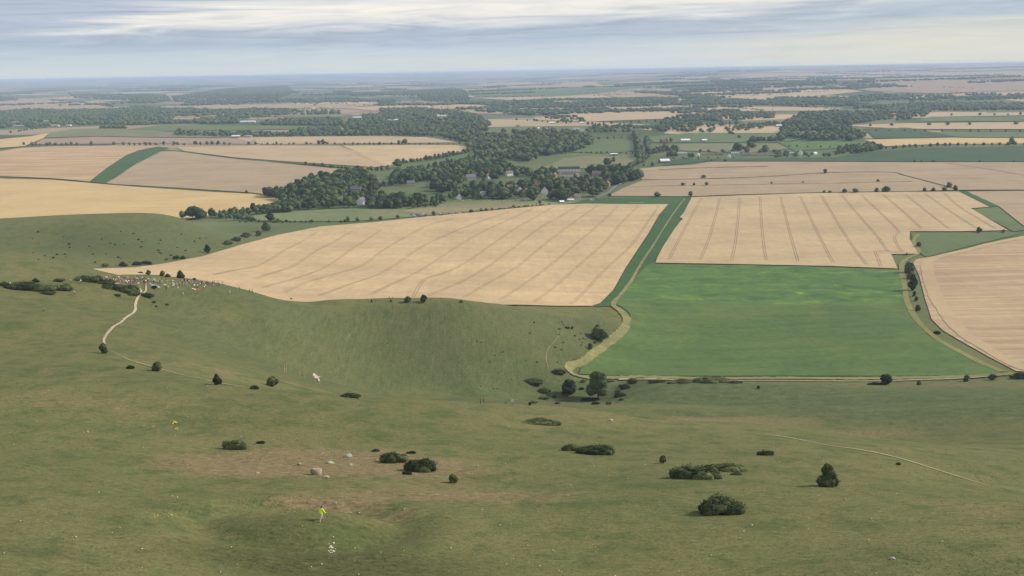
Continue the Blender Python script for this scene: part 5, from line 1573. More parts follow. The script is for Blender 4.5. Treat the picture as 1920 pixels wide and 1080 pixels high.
# ------------------------------------------------------------------ bushes and thorns on the downs
for px, py, w, h, lab in [
    (194, 663, 13, 17, 'small thorn bush at the lower end of the winding chalk path'), (245, 692, 14, 9, 'low dark bush left of the faint path'), (296, 697, 19, 16, 'round thorn bush beside the faint path, right of the low dark one'), (408, 722, 14, 19, 'upright thorn bush on the faint path'),
    (477, 730, 16, 10, 'small low bush between the upright and the round thorn on the brow'), (510, 725, 20, 17, 'rounded thorn bush at the right end of the faint path'), (658, 746, 36, 12, 'flat spreading bush under the chalk scar'),
    (443, 843, 42, 22, 'dense gorse bush alone on the near slope left of the stones'), (490, 832, 15, 7, 'little gorse tuft right of the lone gorse'), (735, 868, 48, 26, 'left clump of the gorse pair right of the stones'), (785, 885, 56, 33, 'right clump of the gorse pair right of the stones'), (762, 890, 17, 9, 'small gorse tuft under the gorse pair'), (705, 847, 14, 5, 'low gorse sprig above the left gorse clump'), (772, 851, 16, 6, 'low sprig between the gorse pair'),
    (849, 906, 18, 15, 'single round gorse bush right below the gorse pair'), (1015, 797, 66, 14, 'long flat gorse thicket near the brow'), (1067, 846, 30, 17, 'left bush of two in the middle of the near slope'), (1121, 853, 62, 22, 'long right bush of two in the middle of the near slope'), (1243, 869, 13, 14, 'small dark bush left of the big gorse thicket'),
    (1308, 898, 84, 33, 'big green gorse thicket on the right of the near slope'), (1364, 884, 62, 20, 'narrow gorse arm behind the big gorse thicket'), (1382, 891, 18, 6, 'tiny sprig in front of the narrow gorse arm'), (1435, 854, 27, 13, 'small flat bush below the thin pale path'), (1553, 913, 36, 38, 'upright hawthorn tree shaped bush alone on the right'), (1347, 966, 80, 40, 'largest gorse bush nearest the camera on the right'),
    (1422, 729, 6, 6, 'dark speck of a bush beneath the field verge'), (994, 760, 7, 6, 'tiny dark bush right of the pale post'), (1685, 872, 8, 6, 'tiny bush under the thin pale path')]:
    bush(px, py, w, h, lab, None, True, tall=h > w * 0.8, waist=px == 1553)
for px, py, w, h, lab in [
    (166, 529, 40, 15, 'dark mounded gorse at the left end of the hilltop crowd'), (196, 533, 34, 10, 'gorse running right from the mounded gorse'), (212, 543, 40, 14, 'gorse thicket left of the chalk path top'), (238, 549, 46, 16, 'thickest gorse touching the chalk path'), (252, 556, 24, 12, 'gorse at the elbow of the chalk path'), (221, 556, 16, 7, 'detached small gorse below the thicket'), (276, 558, 28, 11, 'gorse right of the chalk path junction'), (290, 542, 13, 9, 'round bush below the middle of the crowd'),
    (45, 544, 52, 18, 'large left part of the gorse patch at the left edge'), (78, 546, 52, 16, 'middle of the gorse patch near the left edge'), (118, 545, 32, 16, 'right knob of the gorse patch near the left edge'), (92, 553, 30, 8, 'front tail of the gorse patch near the left edge'), (112, 529, 24, 9, 'pale low bush behind the gorse patch'), (68, 530, 18, 9, 'bush on the back rim of the gorse patch'), (8, 537, 22, 10, 'gorse cut by the left edge of the view'),
    (264, 514, 11, 7, 'first small bush on the crest against the wheat'), (279, 516, 10, 9, 'second rounder bush on the crest against the wheat'), (305, 518, 10, 11, 'pointed bush on the crest against the wheat'), (315, 520, 12, 9, 'wide bush beside the pointed one on the crest'), (338, 522, 14, 14, 'tallest round bush on the crest against the wheat'), (365, 525, 9, 6, 'last small bush on the crest right of the tallest'), (349, 527, 18, 5, 'low flat scrub in front of the crest bushes'),
    (289, 569, 8, 6, 'scrub tuft right of the path, upper'), (293, 576, 6, 4, 'scrub tuft right of the path, lower left'), (313, 573, 7, 5, 'scrub tuft right of the path, furthest right'), (765, 569, 13, 13, 'left of two round trees on the edge above the steep slope'), (795, 569, 16, 14, 'right of two round trees on the edge above the steep slope'),
    (546, 563, 4, 5, 'tiny bush on the skyline edge left of the two round trees'), (697, 567, 4, 5, 'tiny double bush on the skyline edge'), (733, 566, 4, 4, 'tiny bush just left of the two round trees'), (865, 568, 6, 5, 'tiny bush right of the two round trees'),
    (1121, 641, 30, 26, 'dark round tree on the field track below the steep slope'), (1107, 656, 11, 13, 'small upright bush below the dark round tree'), (1116, 645, 6, 6, 'tiny bush between track and round tree'), (1047, 703, 27, 13, 'oval dark bush at the elbow of the field track'), (1063, 617, 12, 7, 'scrub dots on the steep slope'), (1073, 618, 5, 6, 'single dark scrub on the steep slope beside the dots'),
    (1330, 718, 62, 15, 'long ragged hedge bush on the bottom verge'), (1277, 719, 44, 9, 'thin hedge bushes left of the long ragged one'), (1232, 718, 30, 8, 'low hedge bush at the left of the verge hedge'), (1186, 720, 20, 16, 'pale bush between big tree and hedge'), (1377, 719, 26, 7, 'tapering right end of the verge hedge'),
    (1661, 722, 24, 20, 'bushy tree alone on the bottom verge'), (1640, 722, 26, 6, 'low scrub left of the bushy tree on the verge'), (1722, 722, 8, 8, 'small dark bush right of the bushy verge tree'), (1812, 716, 12, 12, 'rounded bush toward the right end of the verge'), (1861, 713, 18, 14, 'squarish bush near the right end of the verge'), (1896, 709, 12, 7, 'small pale bush at the right end of the verge'), (1912, 711, 30, 16, 'large bush cut by the right edge at the verge'),
    (1703, 513, 17, 19, 'top bush of the dark line between track and stubble'), (1708, 524, 14, 14, 'second bush of the dark line between track and stubble'), (1711, 546, 17, 26, 'longest bush of the dark line beside the stubble'), (1714, 556, 7, 10, 'thin bush below the longest bush of the line'), (1718, 565, 8, 8, 'small bush lower down the stubble edge'), (1720, 584, 10, 11, 'round bush separate on the stubble edge'), (1757, 627, 12, 9, 'round bush at the bend of the stubble edge'),
    (390, 475, 13, 15, 'upright dark tree on the edge of the dry valley'), (198, 501, 14, 11, 'left bush at the bottom of the dry valley'), (232, 500, 22, 11, 'second bush at the bottom of the dry valley'), (256, 498, 18, 10, 'third bush at the bottom of the dry valley'), (276, 496, 24, 10, 'widest bush at the bottom of the dry valley'), (313, 488, 8, 5, 'small bush between the valley bottom clumps'), (331, 487, 14, 11, 'first bush right of the valley bottom clumps'), (344, 486, 12, 8, 'last bush right of the valley bottom clumps'),
    (427, 460, 18, 12, 'lower bush of the chain up the valley side'), (444, 453, 18, 13, 'middle bush of the chain up the valley side'), (462, 446, 22, 14, 'upper bush of the chain up the valley side'), (486, 443, 13, 12, 'bush above the chain at the wheat corner'), (500, 434, 18, 18, 'leafy tree where the chain meets the pasture')]:
    bush(px, py, w, h, lab, None, w > 25, tall=h > w * 0.8)
for k in range(54):
    px = rng.uniform(60, 470)
    py = 432 + rng.beta(2, 2) * 62
    if py > 500 - (px - 200) * 0.16 and px > 200:
        continue
    s_ = rng.uniform(1.6, 4.2)
    bush(px, py, s_ * 1.3, s_, 'dark scrub dot on the green side of the dry valley', 'scrub dots on the dry valley side')
for k in range(26):
    bush(rng.uniform(985, 1130), rng.uniform(600, 690), rng.uniform(3, 6), rng.uniform(2, 4), 'low dark scrub on the grey green foot of the steep slope', 'scrub on the foot of the steep slope')
for k in range(10):
    bush(rng.uniform(880, 960), rng.uniform(640, 735), rng.uniform(2.5, 5), rng.uniform(2, 3), 'dark scrub speck right of the middle of the steep slope', 'scrub specks on the steep slope')

# two bigger trees and scrub at the mouth of the combe
def single_tree(px, py, w, h, label, idx):
    x, y, z, s = [float(v[0]) for v in on_ground([px], [py])]
    H = h * s / FPX * 1.04
    e = link('tree', None, None, (x, y, z - 0.1), 0.6 * idx)
    v, t, q = crown_geo(900 + idx, lobes=22, sub=2, cards=3200, card=0.026, wide=0.5 * w / h, zlo=0.10, flat=0.85)
    c = link('crown', mesh_mixed('crown', v, t, q, M['leaf']), e)
    c.scale = (H, H, H)
    t = link('trunk', TRUNKS[idx % 3], e)
    t.scale = (H, H, H)
    tag(e, label, 'tree')


single_tree(1122, 746, 46, 52, 'tallest broad tree at the mouth of the combe', 0)
single_tree(1067, 741, 30, 32, 'round green tree left of the tallest combe tree', 1)
for px, py, w, h, lab in [(1020, 737, 26, 12, 'pale green scrub left of the round combe tree'), (1000, 722, 40, 12, 'low dark scrub at the back of the combe mouth'), (1160, 745, 26, 12, 'yellowish scrub right of the tallest combe tree'), (1172, 730, 22, 12, 'dark scrub behind the yellowish scrub'), (1105, 752, 30, 8, 'low scrub at the foot of the tallest combe tree')]:
    bush(px, py, w, h, lab, None, True)
for k in range(18):
    bush(rng.uniform(985, 1205), rng.uniform(716, 762), rng.uniform(9, 20), rng.uniform(4, 8), 'low rough scrub spread around the trees at the mouth of the combe', 'scrub patch at the mouth of the combe')

# ------------------------------------------------------------------ people

def skin_body(name, joints, bones, root=0, sub=2):
    """joints: list of (x, y, z, radius); bones: index pairs. One continuous surface."""
    me = bpy.data.meshes.new(name)
    me.from_pydata([j[:3] for j in joints], bones, [])
    ob = bpy.data.objects.new(name, me)
    COL.objects.link(ob)
    ob.modifiers.new('skin', 'SKIN')
    sl = me.skin_vertices[0].data
    for i, j in enumerate(joints):
        r = j[3]
        sl[i].radius = r if isinstance(r, tuple) else (r, r)
        sl[i].use_root = (i == root)
    if sub:
        s = ob.modifiers.new('smooth', 'SUBSURF')
        s.levels = sub
        s.render_levels = sub
    dg = bpy.context.evaluated_depsgraph_get()
    out = bpy.data.meshes.new_from_object(ob.evaluated_get(dg))
    bpy.data.objects.remove(ob)
    bpy.data.meshes.remove(me)
    return out


def person_joints(pose, detail=False):
    """feet at z = 0, facing -Y, 1.74 m tall"""
    lean = {'stand': 0.0, 'walk': 0.10, 'sit': 0.12, 'reach': 0.05, 'climb': 0.26}[pose]
    seat = 0.0
    J, B = [], []

    def add(x, y, z, r, parent=None):
        J.append((x, y, z, r))
        if parent is not None:
            B.append((parent, len(J) - 1))
        return len(J) - 1
    hipz = 0.93
    if pose == 'sit':
        hipz = 0.16
    hip = add(0, 0, hipz, (0.15, 0.115))
    waist = add(0, -lean * 0.18, hipz + 0.20, (0.135, 0.105), hip)
    chest = add(0, -lean * 0.42, hipz + 0.42, (0.165, 0.12), waist)
    neck = add(0, -lean * 0.55, hipz + 0.56, (0.062, 0.06), chest)
    chin = add(0, -lean * 0.62 - 0.02, hipz + 0.63, (0.07, 0.085), neck)
    head = add(0, -lean * 0.66 - 0.005, hipz + 0.73, (0.078, 0.098), chin)
    add(0, -lean * 0.67 + 0.005, hipz + 0.795, (0.045, 0.06), head)
    cz = hipz + 0.48
    for s in (-1, 1):
        sh = add(s * 0.19, -lean * 0.48, cz, 0.062, chest)
        if pose == 'reach' and s == 1:
            el = add(s * 0.36, -0.14 - lean, cz + 0.10, 0.046, sh)
            wr = add(s * 0.44, -0.34 - lean, cz + 0.28, 0.032, el)
            hd = (s * 0.46, -0.40 - lean, cz + 0.35)
        elif pose in ('walk', 'climb'):
            sw = s * (0.16 if pose == 'walk' else 0.10)
            el = add(s * 0.26, -lean * 0.5 + sw * 0.6 + 0.04, cz - 0.27, 0.046, sh)
            wr = add(s * 0.25, -lean * 0.5 + sw * 1.3 - 0.10, cz - 0.48, 0.032, el)
            hd = (s * 0.245, -lean * 0.5 + sw * 1.4 - 0.14, cz - 0.55)
        elif pose == 'sit':
            el = add(s * 0.27, -0.12, cz - 0.26, 0.046, sh)
            wr = add(s * 0.20, -0.34, cz - 0.30, 0.032, el)
            hd = (s * 0.18, -0.41, cz - 0.31)
        else:
            el = add(s * 0.25, 0.03, cz - 0.29, 0.046, sh)
            wr = add(s * 0.25, -0.06, cz - 0.52, 0.032, el)
            hd = (s * 0.245, -0.085, cz - 0.60)
        h = add(*hd, 0.036, wr)
        if detail:
            # four fingers of different lengths and a thumb from the side of the palm
            for k, ln in enumerate((0.062, 0.075, 0.07, 0.055)):
                fx = (k - 1.5) * 0.021
                f1 = add(hd[0] + s * 0.004, hd[1] + fx, hd[2] - 0.045, 0.0105, h)
                add(hd[0] - s * 0.012, hd[1] + fx - 0.006, hd[2] - 0.045 - ln, 0.0085, f1)
            t1 = add(hd[0] - s * 0.018, hd[1] - 0.042, hd[2] - 0.012, 0.012, h)
            add(hd[0] - s * 0.024, hd[1] - 0.06, hd[2] - 0.05, 0.0095, t1)
    for s in (-1, 1):
        if pose == 'sit':
            th = add(s * 0.11, -0.10, 0.18, 0.088, hip)
            kn = add(s * 0.14, -0.42, 0.44, 0.062, th)
            an = add(s * 0.13, -0.62, 0.09, 0.042, kn)
            add(s * 0.13, -0.75, 0.045, (0.045, 0.035), an)
        elif pose in ('walk', 'climb'):
            st = s * (0.24 if pose == 'walk' else 0.30)
            th = add(s * 0.10, -st * 0.18, 0.80, 0.090, hip)
            kn = add(s * 0.105, -st * 0.75 - 0.03, 0.49, 0.062, th)
            an = add(s * 0.105, -st * 1.0 + (0.08 if s < 0 else 0.0), 0.10, 0.043, kn)
            add(s * 0.115, -st * 1.0 - 0.13 + (0.08 if s < 0 else 0.0), 0.045, (0.045, 0.036), an)
        else:
            th = add(s * 0.10, 0, 0.80, 0.090, hip)
            kn = add(s * 0.115, -0.015, 0.49, 0.062, th)
            an = add(s * 0.12, 0.02, 0.10, 0.043, kn)
            add(s * 0.13, -0.12, 0.045, (0.045, 0.036), an)
    return J, B, hipz


SKIN = plain('skin', (0.50, 0.30, 0.21), 0.6, 0.3, 0.06)
SHOE = plain('dark_shoe', (0.03, 0.03, 0.03), 0.7, 0.3, 0.05)
CLOTH = {k: plain('cloth_' + k, c, 0.85, 0.2, 0.07, 6.0) for k, c in dict(white=(0.80, 0.79, 0.76), beige=(0.55, 0.45, 0.33), pink=(0.52, 0.24, 0.34), purple=(0.13, 0.05, 0.13), yellow=(0.68, 0.62, 0.16), dark=(0.03, 0.03, 0.035), grey=(0.32, 0.32, 0.33), red=(0.50, 0.07, 0.05), green=(0.10, 0.15, 0.09), orange=(0.55, 0.24, 0.06), brown=(0.22, 0.12, 0.07), blue=(0.05, 0.08, 0.17), hivis=(0.72, 0.98, 0.05), maroon=(0.20, 0.03, 0.05)).items()}
HAIRM = plain('hair', (0.05, 0.035, 0.025), 0.7, 0.3, 0.2)
FAIR = plain('fair_hair', (0.45, 0.36, 0.24), 0.7, 0.3, 0.2)
BODIES = {}


def body_mesh(pose, detail=False):
    J, B, hz = person_joints(pose, detail)
    me = skin_body('person', J, B, 0, 2 if detail else 1)
    for mt in (SKIN, CLOTH['white'], CLOTH['dark'], SHOE):
        me.materials.append(mt)
    n = len(me.polygons)
    c = np.empty(n * 3)
    me.polygons.foreach_get('center', c)
    c = c.reshape(-1, 3)
    idx = np.zeros(n, np.int32)
    arm = (np.abs(c[:, 0]) > 0.19)
    top = (c[:, 2] > hz + 0.02) & (c[:, 2] < hz + 0.565)
    idx[top] = 1
    hand = arm & (c[:, 2] < hz - 0.06) & (pose != 'sit')
    if pose == 'sit':
        leg = (c[:, 2] <= hz + 0.02) | ((c[:, 1] < -0.2) & (c[:, 2] < 0.52) & (np.abs(c[:, 0]) < 0.22))
        idx[leg] = 2
        idx[(c[:, 2] < 0.085) & (c[:, 1] < -0.5)] = 3
    else:
        leg = (c[:, 2] <= hz + 0.02) & ~arm
        idx[leg] = 2
        idx[c[:, 2] < 0.085] = 3
        idx[arm & (c[:, 2] <= hz + 0.02)] = 1
        idx[hand] = 0
    idx[c[:, 2] > hz + 0.565] = 0
    me.polygons.foreach_set('material_index', idx)
    me.polygons.foreach_set('use_smooth', np.ones(n, bool))
    # hair cap
    lean = {'stand': 0.0, 'walk': 0.10, 'sit': 0.12, 'reach': 0.05, 'climb': 0.26}[pose]
    v, f = ICO[3]
    k = (v[:, 2] > -0.25) & ((v[:, 1] > -0.35) | (v[:, 2] > 0.45))
    keep = k[f].all(1)
    hv = v * np.array([0.096, 0.122, 0.118]) + np.array([0, -lean * 0.66 + 0.008, hz + 0.735])
    hm = mesh_np('hair', hv, f[keep], [HAIRM], None, True)
    # eyes, nose, mouth, ears
    hy, hzc = -lean * 0.66 - 0.005, hz + 0.725
    g = []
    for s in (-1, 1):
        g.append(box_geo(s * 0.032 - 0.011, s * 0.032 + 0.011, hy - 0.108, hy - 0.09, hzc - 0.005, hzc + 0.007))
    g.append(box_geo(-0.024, 0.024, hy - 0.104, hy - 0.085, hzc - 0.066, hzc - 0.057))
    V, F, _ = merge_geo([(a, b, 0) for a, b in g])
    fm = mesh_np('face', V, F, [HAIRM])
    g = [(ICO[2][0] * np.array([0.013, 0.022, 0.024]) + np.array([0, hy - 0.104, hzc - 0.028]), [tuple(t) for t in ICO[2][1]])]
    for s in (-1, 1):
        g.append((ICO[2][0] * np.array([0.014, 0.024, 0.034]) + np.array([s * 0.094, hy + 0.01, hzc - 0.012]), [tuple(t) for t in ICO[2][1]]))
    V, F, _ = merge_geo([(a, b, 0) for a, b in g])
    nm = mesh_np('nose_and_ears', V, F, [SKIN], None, True)
    return me, hm, fm, nm


for p in ('stand', 'walk', 'sit', 'reach'):
    BODIES[p] = body_mesh(p)


def person(px, py, topc, legc, label, pose='stand', deg=None, group=None, hair=True, meshes=None, scale=1.0, face=True):
    x, y, z, s = [float(v[0]) for v in on_ground([px], [py])]
    me, hm, fm, nm = meshes or BODIES[pose]
    o = link('person', me, None, (x, y, z), R(rng.uniform(-180, 180) if deg is None else deg))
    o.scale = (scale, scale, scale)
    for i, mt in ((1, CLOTH[topc]), (2, CLOTH[legc])):
        o.material_slots[i].link = 'OBJECT'
        o.material_slots[i].material = mt
    tag(o, label, 'person', group)
    link('hair', hm, o)
    if face:
        link('face', fm, o)
        link('nose_and_ears', nm, o)
    return o


CROWD = [(152, 531, 'white', 'dark'), (150, 533, 'beige', 'dark'), (174, 527, 'white', 'grey'), (178, 527, 'white', 'dark'), (183, 522, 'grey', 'beige'), (188, 523, 'white', 'beige'), (193, 527, 'grey', 'green'), (201, 528, 'pink', 'grey'), (204, 529, 'white', 'dark'), (206, 525, 'pink', 'grey'), (208, 525, 'purple', 'dark'),
         (213, 525, 'white', 'dark'), (219, 528, 'yellow', 'dark'), (217, 530, 'yellow', 'brown'), (228, 526, 'white', 'dark'), (230, 527, 'dark', 'dark'), (226, 532, 'grey', 'grey'), (232, 528, 'pink', 'beige'), (237, 526, 'purple', 'dark'), (237, 531, 'white', 'dark'), (239, 533, 'white', 'grey'), (242, 531, 'white', 'dark'), (242, 528, 'red', 'dark'),
         (246, 529, 'purple', 'purple'), (247, 532, 'pink', 'grey'), (249, 529, 'purple', 'dark'), (252, 528, 'purple', 'purple'), (246, 536, 'dark', 'dark'), (248, 540, 'yellow', 'green'), (257, 532, 'pink', 'grey'), (260, 536, 'white', 'grey'), (263, 527, 'purple', 'dark'), (262, 532, 'grey', 'grey'), (274, 531, 'white', 'dark'), (279, 527, 'white', 'grey'),
         (278, 531, 'dark', 'dark'), (274, 538, 'yellow', 'beige'), (271, 534, 'dark', 'dark'), (282, 537, 'white', 'green'), (287, 528, 'white', 'dark'), (289, 528, 'white', 'dark'), (288, 532, 'dark', 'dark'), (296, 532, 'white', 'dark'), (300, 535, 'maroon', 'dark'), (304, 531, 'white', 'grey'), (311, 539, 'white', 'dark'), (315, 539, 'white', 'grey'), (312, 544, 'dark', 'dark'),
         (327, 537, 'white', 'grey'), (325, 540, 'white', 'dark'), (336, 536, 'maroon', 'dark'), (338, 535, 'pink', 'grey'), (334, 544, 'white', 'grey'), (337, 545, 'grey', 'dark'), (344, 535, 'white', 'grey'), (350, 535, 'white', 'grey'), (370, 540, 'red', 'dark'), (376, 537, 'white', 'beige'), (386, 539, 'white', 'green'), (384, 542, 'white', 'green'), (388, 531, 'purple', 'dark'),
         (399, 533, 'purple', 'dark'), (401, 539, 'white', 'green'), (407, 537, 'pink', 'grey'), (411, 535, 'green', 'dark'), (415, 535, 'white', 'grey'), (418, 534, 'dark', 'dark')]
CROWDX = np.random.default_rng(77)
for _ in range(84):
    t = CROWDX.uniform() ** 1.1
    CROWD.append((196 + t * 215, 523.5 + t * 11 + CROWDX.normal(0, 2.2) + (4 if CROWDX.uniform() < 0.25 else 0), CROWDX.choice(['white', 'white', 'white', 'pink', 'purple', 'grey', 'dark', 'red', 'blue', 'yellow']), CROWDX.choice(['dark', 'grey', 'beige', 'dark', 'purple'])))
POSES = ['stand', 'stand', 'walk', 'reach', 'sit', 'stand', 'walk']
for k, (px, py, tc, lc) in enumerate(CROWD):
    part = 'left part of the hilltop crowd' if px < 225 else ('dense middle of the hilltop crowd' if px < 270 else ('crowd around the chalk spur path' if px < 320 else 'right tail of the hilltop crowd'))
    tc, lc = str(tc), str(lc)
    word = {'beige': 'a beige', 'orange': 'an orange'}.get(tc, 'a ' + tc)
    lw = {'beige': 'beige', 'dark': 'dark', 'grey': 'grey', 'green': 'green', 'brown': 'brown', 'purple': 'purple'}[str(lc)]
    person(px, py, tc, lc, f'person in {word} top and {lw} trousers in the {part}', POSES[k % 7], None, 'people in the hilltop crowd', scale=rng.uniform(0.96, 1.06), face=False)
for px, py, tc, lc, lab, ps in [
    (133, 530, 'white', 'dark', 'person in a white top between the gorse patch and the mounded gorse', 'stand'), (140, 552, 'white', 'dark', 'person in a white top walking below the gorse patch', 'walk'), (20, 536, 'white', 'grey', 'person in a white top beside the gorse at the far left', 'stand'), (82, 585, 'orange', 'dark', 'person with an orange top alone on the slope below the gorse patch', 'walk'),
    (344, 554, 'white', 'beige', 'person in a white top alone on the grass below the right tail of the crowd', 'walk'), (425, 540, 'white', 'dark', 'person in a white top near the wheat, right of the crowd', 'stand'), (431, 551, 'white', 'beige', 'person in white alone lowest at the right of the crowd', 'walk'), (446, 543, 'beige', 'grey', 'person in a beige top on the field edge right of the crowd', 'stand'), (449, 543, 'orange', 'dark', 'person in an orange top on the field edge right of the crowd', 'stand'),
    (468, 548, 'brown', 'dark', 'left of two people in brown at the wheat corner', 'stand'), (473, 549, 'brown', 'dark', 'right of two people in brown at the wheat corner', 'reach'), (476, 550, 'white', 'beige', 'person in a white top furthest right along the wheat edge', 'sit')]:
    person(px, py, tc, lc, lab, ps, None, None)

climber = body_mesh('climb', True)
pj = person(603, 977, 'hivis', 'beige', 'person in a bright yellow hi vis jacket walking on the old mound', 'climb', 150, None, True, climber, 1.05)
pj.children[0].data = pj.children[0].data.copy()
pj.children[0].data.materials[0] = FAIR
pj.scale = (1.28, 1.22, 1.08)


def heap(px, py, w, d, h, mat, label, seed):
    """a spread cloth lying in folds"""
    rg = np.random.default_rng(seed)
    n = 18
    u, v = np.meshgrid(np.linspace(-1, 1, n), np.linspace(-1, 1, n))
    r = np.maximum(np.abs(u), np.abs(v)) * 0.5 + np.hypot(u, v) * 0.5
    z = h * np.clip(1 - r ** 2, 0, 1) * (0.6 + 0.4 * np.sin(u * 5 + rg.uniform(0, 6)) * np.sin(v * 4 + rg.uniform(0, 6))) + 0.06
    X = u * w / 2 * (1 + 0.15 * np.sin(v * 3 + seed))
    Y = v * d / 2 * (1 + 0.2 * np.sin(u * 4 + seed))
    cx, cy, cz, s = [float(t[0]) for t in on_ground([px], [py])]
    gz = height((X + cx).ravel(), (Y + cy).ravel()).reshape(n, n) - cz
    V = np.stack([X, Y, z + gz], -1).reshape(-1, 3)
    V = np.vstack([V, V - np.array([0, 0, 0.05])])
    F = []
    m_ = n * n
    for i in range(n - 1):
        for j in range(n - 1):
            a = i * n + j
            F.append((a, a + 1, a + n + 1, a + n))
            F.append((a + m_, a + n + m_, a + n + 1 + m_, a + 1 + m_))
    o = link('spread_canopy', mesh_np('spread_canopy', V, F, [mat], None, True), None, (cx, cy, cz))
    tag(o, label, 'canopy')


heap(211, 531, 5.5, 2.5, 0.5, CLOTH['pink'], 'dusky pink canopy lying on the grass in the left of the crowd', 1)
heap(393, 534, 4.0, 2.0, 0.6, CLOTH['purple'], 'dark purple canopy lying near the crest at the right of the crowd', 2)
heap(291, 536, 4.0, 2.2, 0.5, CLOTH['grey'], 'grey canopy lying below the chalk spur path people', 3)
heap(370, 543, 1.5, 1.3, 0.7, CLOTH['red'], 'red canopy heaped on the grass right of the crowd', 4)
heap(364, 542, 1.9, 1.0, 0.3, CLOTH['beige'], 'beige canopy lying left of the red one', 5)

# ------------------------------------------------------------------ sheep on the village pasture
WOOL = plain('wool', (0.66, 0.62, 0.54), 0.95, 0.1, 0.1, 5.0)


def sheep_mesh():
    J = [(0, 0.0, 0.62, (0.24, 0.26)), (0, -0.32, 0.64, (0.22, 0.24)), (0, 0.36, 0.63, (0.21, 0.23)), (0, -0.52, 0.72, (0.13, 0.13)), (0, -0.66, 0.78, (0.085, 0.09)), (0, -0.82, 0.70, (0.05, 0.055)), (0, 0.56, 0.58, 0.05)]
    B = [(0, 1), (0, 2), (1, 3), (3, 4), (4, 5), (2, 6)]
    for s in (-1, 1):
        n = len(J)
        J += [(s * 0.13, -0.34, 0.40, 0.07), (s * 0.13, -0.33, 0.20, 0.04), (s * 0.13, -0.35, 0.02, 0.04)]
        B += [(1, n), (n, n + 1), (n + 1, n + 2)]
        n = len(J)
        J += [(s * 0.13, 0.36, 0.42, 0.085), (s * 0.13, 0.44, 0.24, 0.045), (s * 0.13, 0.40, 0.02, 0.04)]
        B += [(2, n), (n, n + 1), (n + 1, n + 2)]
        n = len(J)
        J += [(s * 0.09, -0.60, 0.82, 0.03), (s * 0.16, -0.58, 0.80, 0.02)]
        B += [(4, n), (n, n + 1)]
    me = skin_body('sheep', J, B, 0, 1)
    me.materials.append(WOOL)
    return me


SHEEP = sheep_mesh()
for px, py in [(853, 378), (868, 378), (872, 380), (881, 377), (884, 379), (888, 378), (908, 378), (918, 378), (929, 379), (936, 378), (945, 378), (956, 379)]:
    x, y, z, s = [float(v[0]) for v in on_ground([px], [py])]
    o = link('sheep', SHEEP, None, (x, y, z + 0.68), rng.uniform(0, 6.28))
    o.scale = (1.3, 1.3, 1.3)
    tag(o, 'white sheep grazing on the green pasture before the village trees', 'sheep', 'sheep on the village pasture')

# white marker boards in a line on the green strip
BOARD = plain('white_board', (0.8, 0.8, 0.78), 0.6, 0.3, 0.04)
for k in range(7):
    x, y, z, s = [float(v[0]) for v in on_ground([1181 + k * 4.2], [381.0])]
    e = link('marker_board', None, None, (x, y, z + 0.6))
    tag(e, 'small white marker board in the straight line of boards on the green strip', 'marker board', 'line of white marker boards')
    link('panel', mesh_np('panel', *box_geo(-0.8, 0.8, -0.5, 0.5, 0.35, 0.42), [BOARD]), e)
    for sx in (-1, 1):
        link('leg', mesh_np('leg', *box_geo(sx * 0.65 - 0.05, sx * 0.65 + 0.05, -0.05, 0.05, -0.3, 0.347), [M['bark']]), e)

# ------------------------------------------------------------------ stones, fence, chalk scars
STONE = plain('sarsen_stone', (0.34, 0.265, 0.20), 0.9, 0.2, 0.22, 1.5)
PALE = plain('pale_stone', (0.36, 0.335, 0.26), 0.9, 0.2, 0.18, 1.5)


def boulder(px, py, w, h, label, mat, seed):
    x, y, z, s = [float(v[0]) for v in on_ground([px], [py])]
    rg = np.random.default_rng(seed)
    v, f = ICO[3]
    v = v.copy()
    for _ in range(9):                                   # flat broken faces
        n = rg.standard_normal(3)
        n /= np.linalg.norm(n)
        d = v @ n - rg.uniform(0.55, 0.85)
        v -= np.clip(d, 0, None)[:, None] * n
    dd = sum(0.03 * np.sin(v @ (rg.standard_normal(3) * k * 2.5) + k) for k in range(1, 6))
    v = v * (1 + dd)[:, None]
    W, H = w * s / FPX, h * s / FPX
    o = link('boulder', mesh_np('boulder', v * np.array([W * 0.6, W * 0.45, H * 0.75]), f, [mat], None, False), None, (x, y, z + H * 0.22))
    tag(o, label, 'boulder')


boulder(593, 889, 19, 14, 'large pinkish boulder, biggest of the stones on the dry patch', STONE, 1)
boulder(654, 857, 14, 7, 'flat white slab of stone above the biggest boulder', PALE, 2)
boulder(620, 869, 13, 5, 'low pale stone between the slab and the biggest boulder', PALE, 3)
boulder(611, 896, 11, 5, 'low pale stone just below the biggest boulder', PALE, 4)
boulder(561, 872, 8, 5, 'small stone half in the grass left of the boulders', STONE, 5)
boulder(482, 888, 8, 4, 'little pinkish stone furthest left of the boulders', STONE, 6)
boulder(1673, 1049, 9, 4, 'small white stone lying in the grass at the lower right', PALE, 7)
boulder(1145, 789, 8, 4, 'pale stone on the brow below the combe trees', PALE, 8)
boulder(657, 873, 6, 4, 'smallest pale stone right of the boulders', PALE, 9)


def lumps(name, label, px, py, rx, ry, n, size, mat, seed, kind='stuff'):
    rg = np.random.default_rng(seed)
    cx, cy, cz, s = [float(v[0]) for v in on_ground([px], [py])]
    V, T, off = [], [], 0
    v0, f0_ = ICO[1]
    X = cx + rg.normal(0, rx, n)
    Y = cy + rg.normal(0, ry, n)
    Z = height(X, Y)
    for i in range(n):
        v = v0 * (1 + 0.25 * rg.standard_normal(len(v0)))[:, None] * size * rg.uniform(0.4, 1.3)
        V.append(v * np.array([1, 1, 0.6]) + np.array([X[i], Y[i], Z[i] + size * 0.2]))
        T.append(f0_ + off)
        off += len(v)
    o = link(name, mesh_np(name, np.vstack(V), np.vstack(T), [mat]))
    tag(o, label, 'rubble', kind=kind)


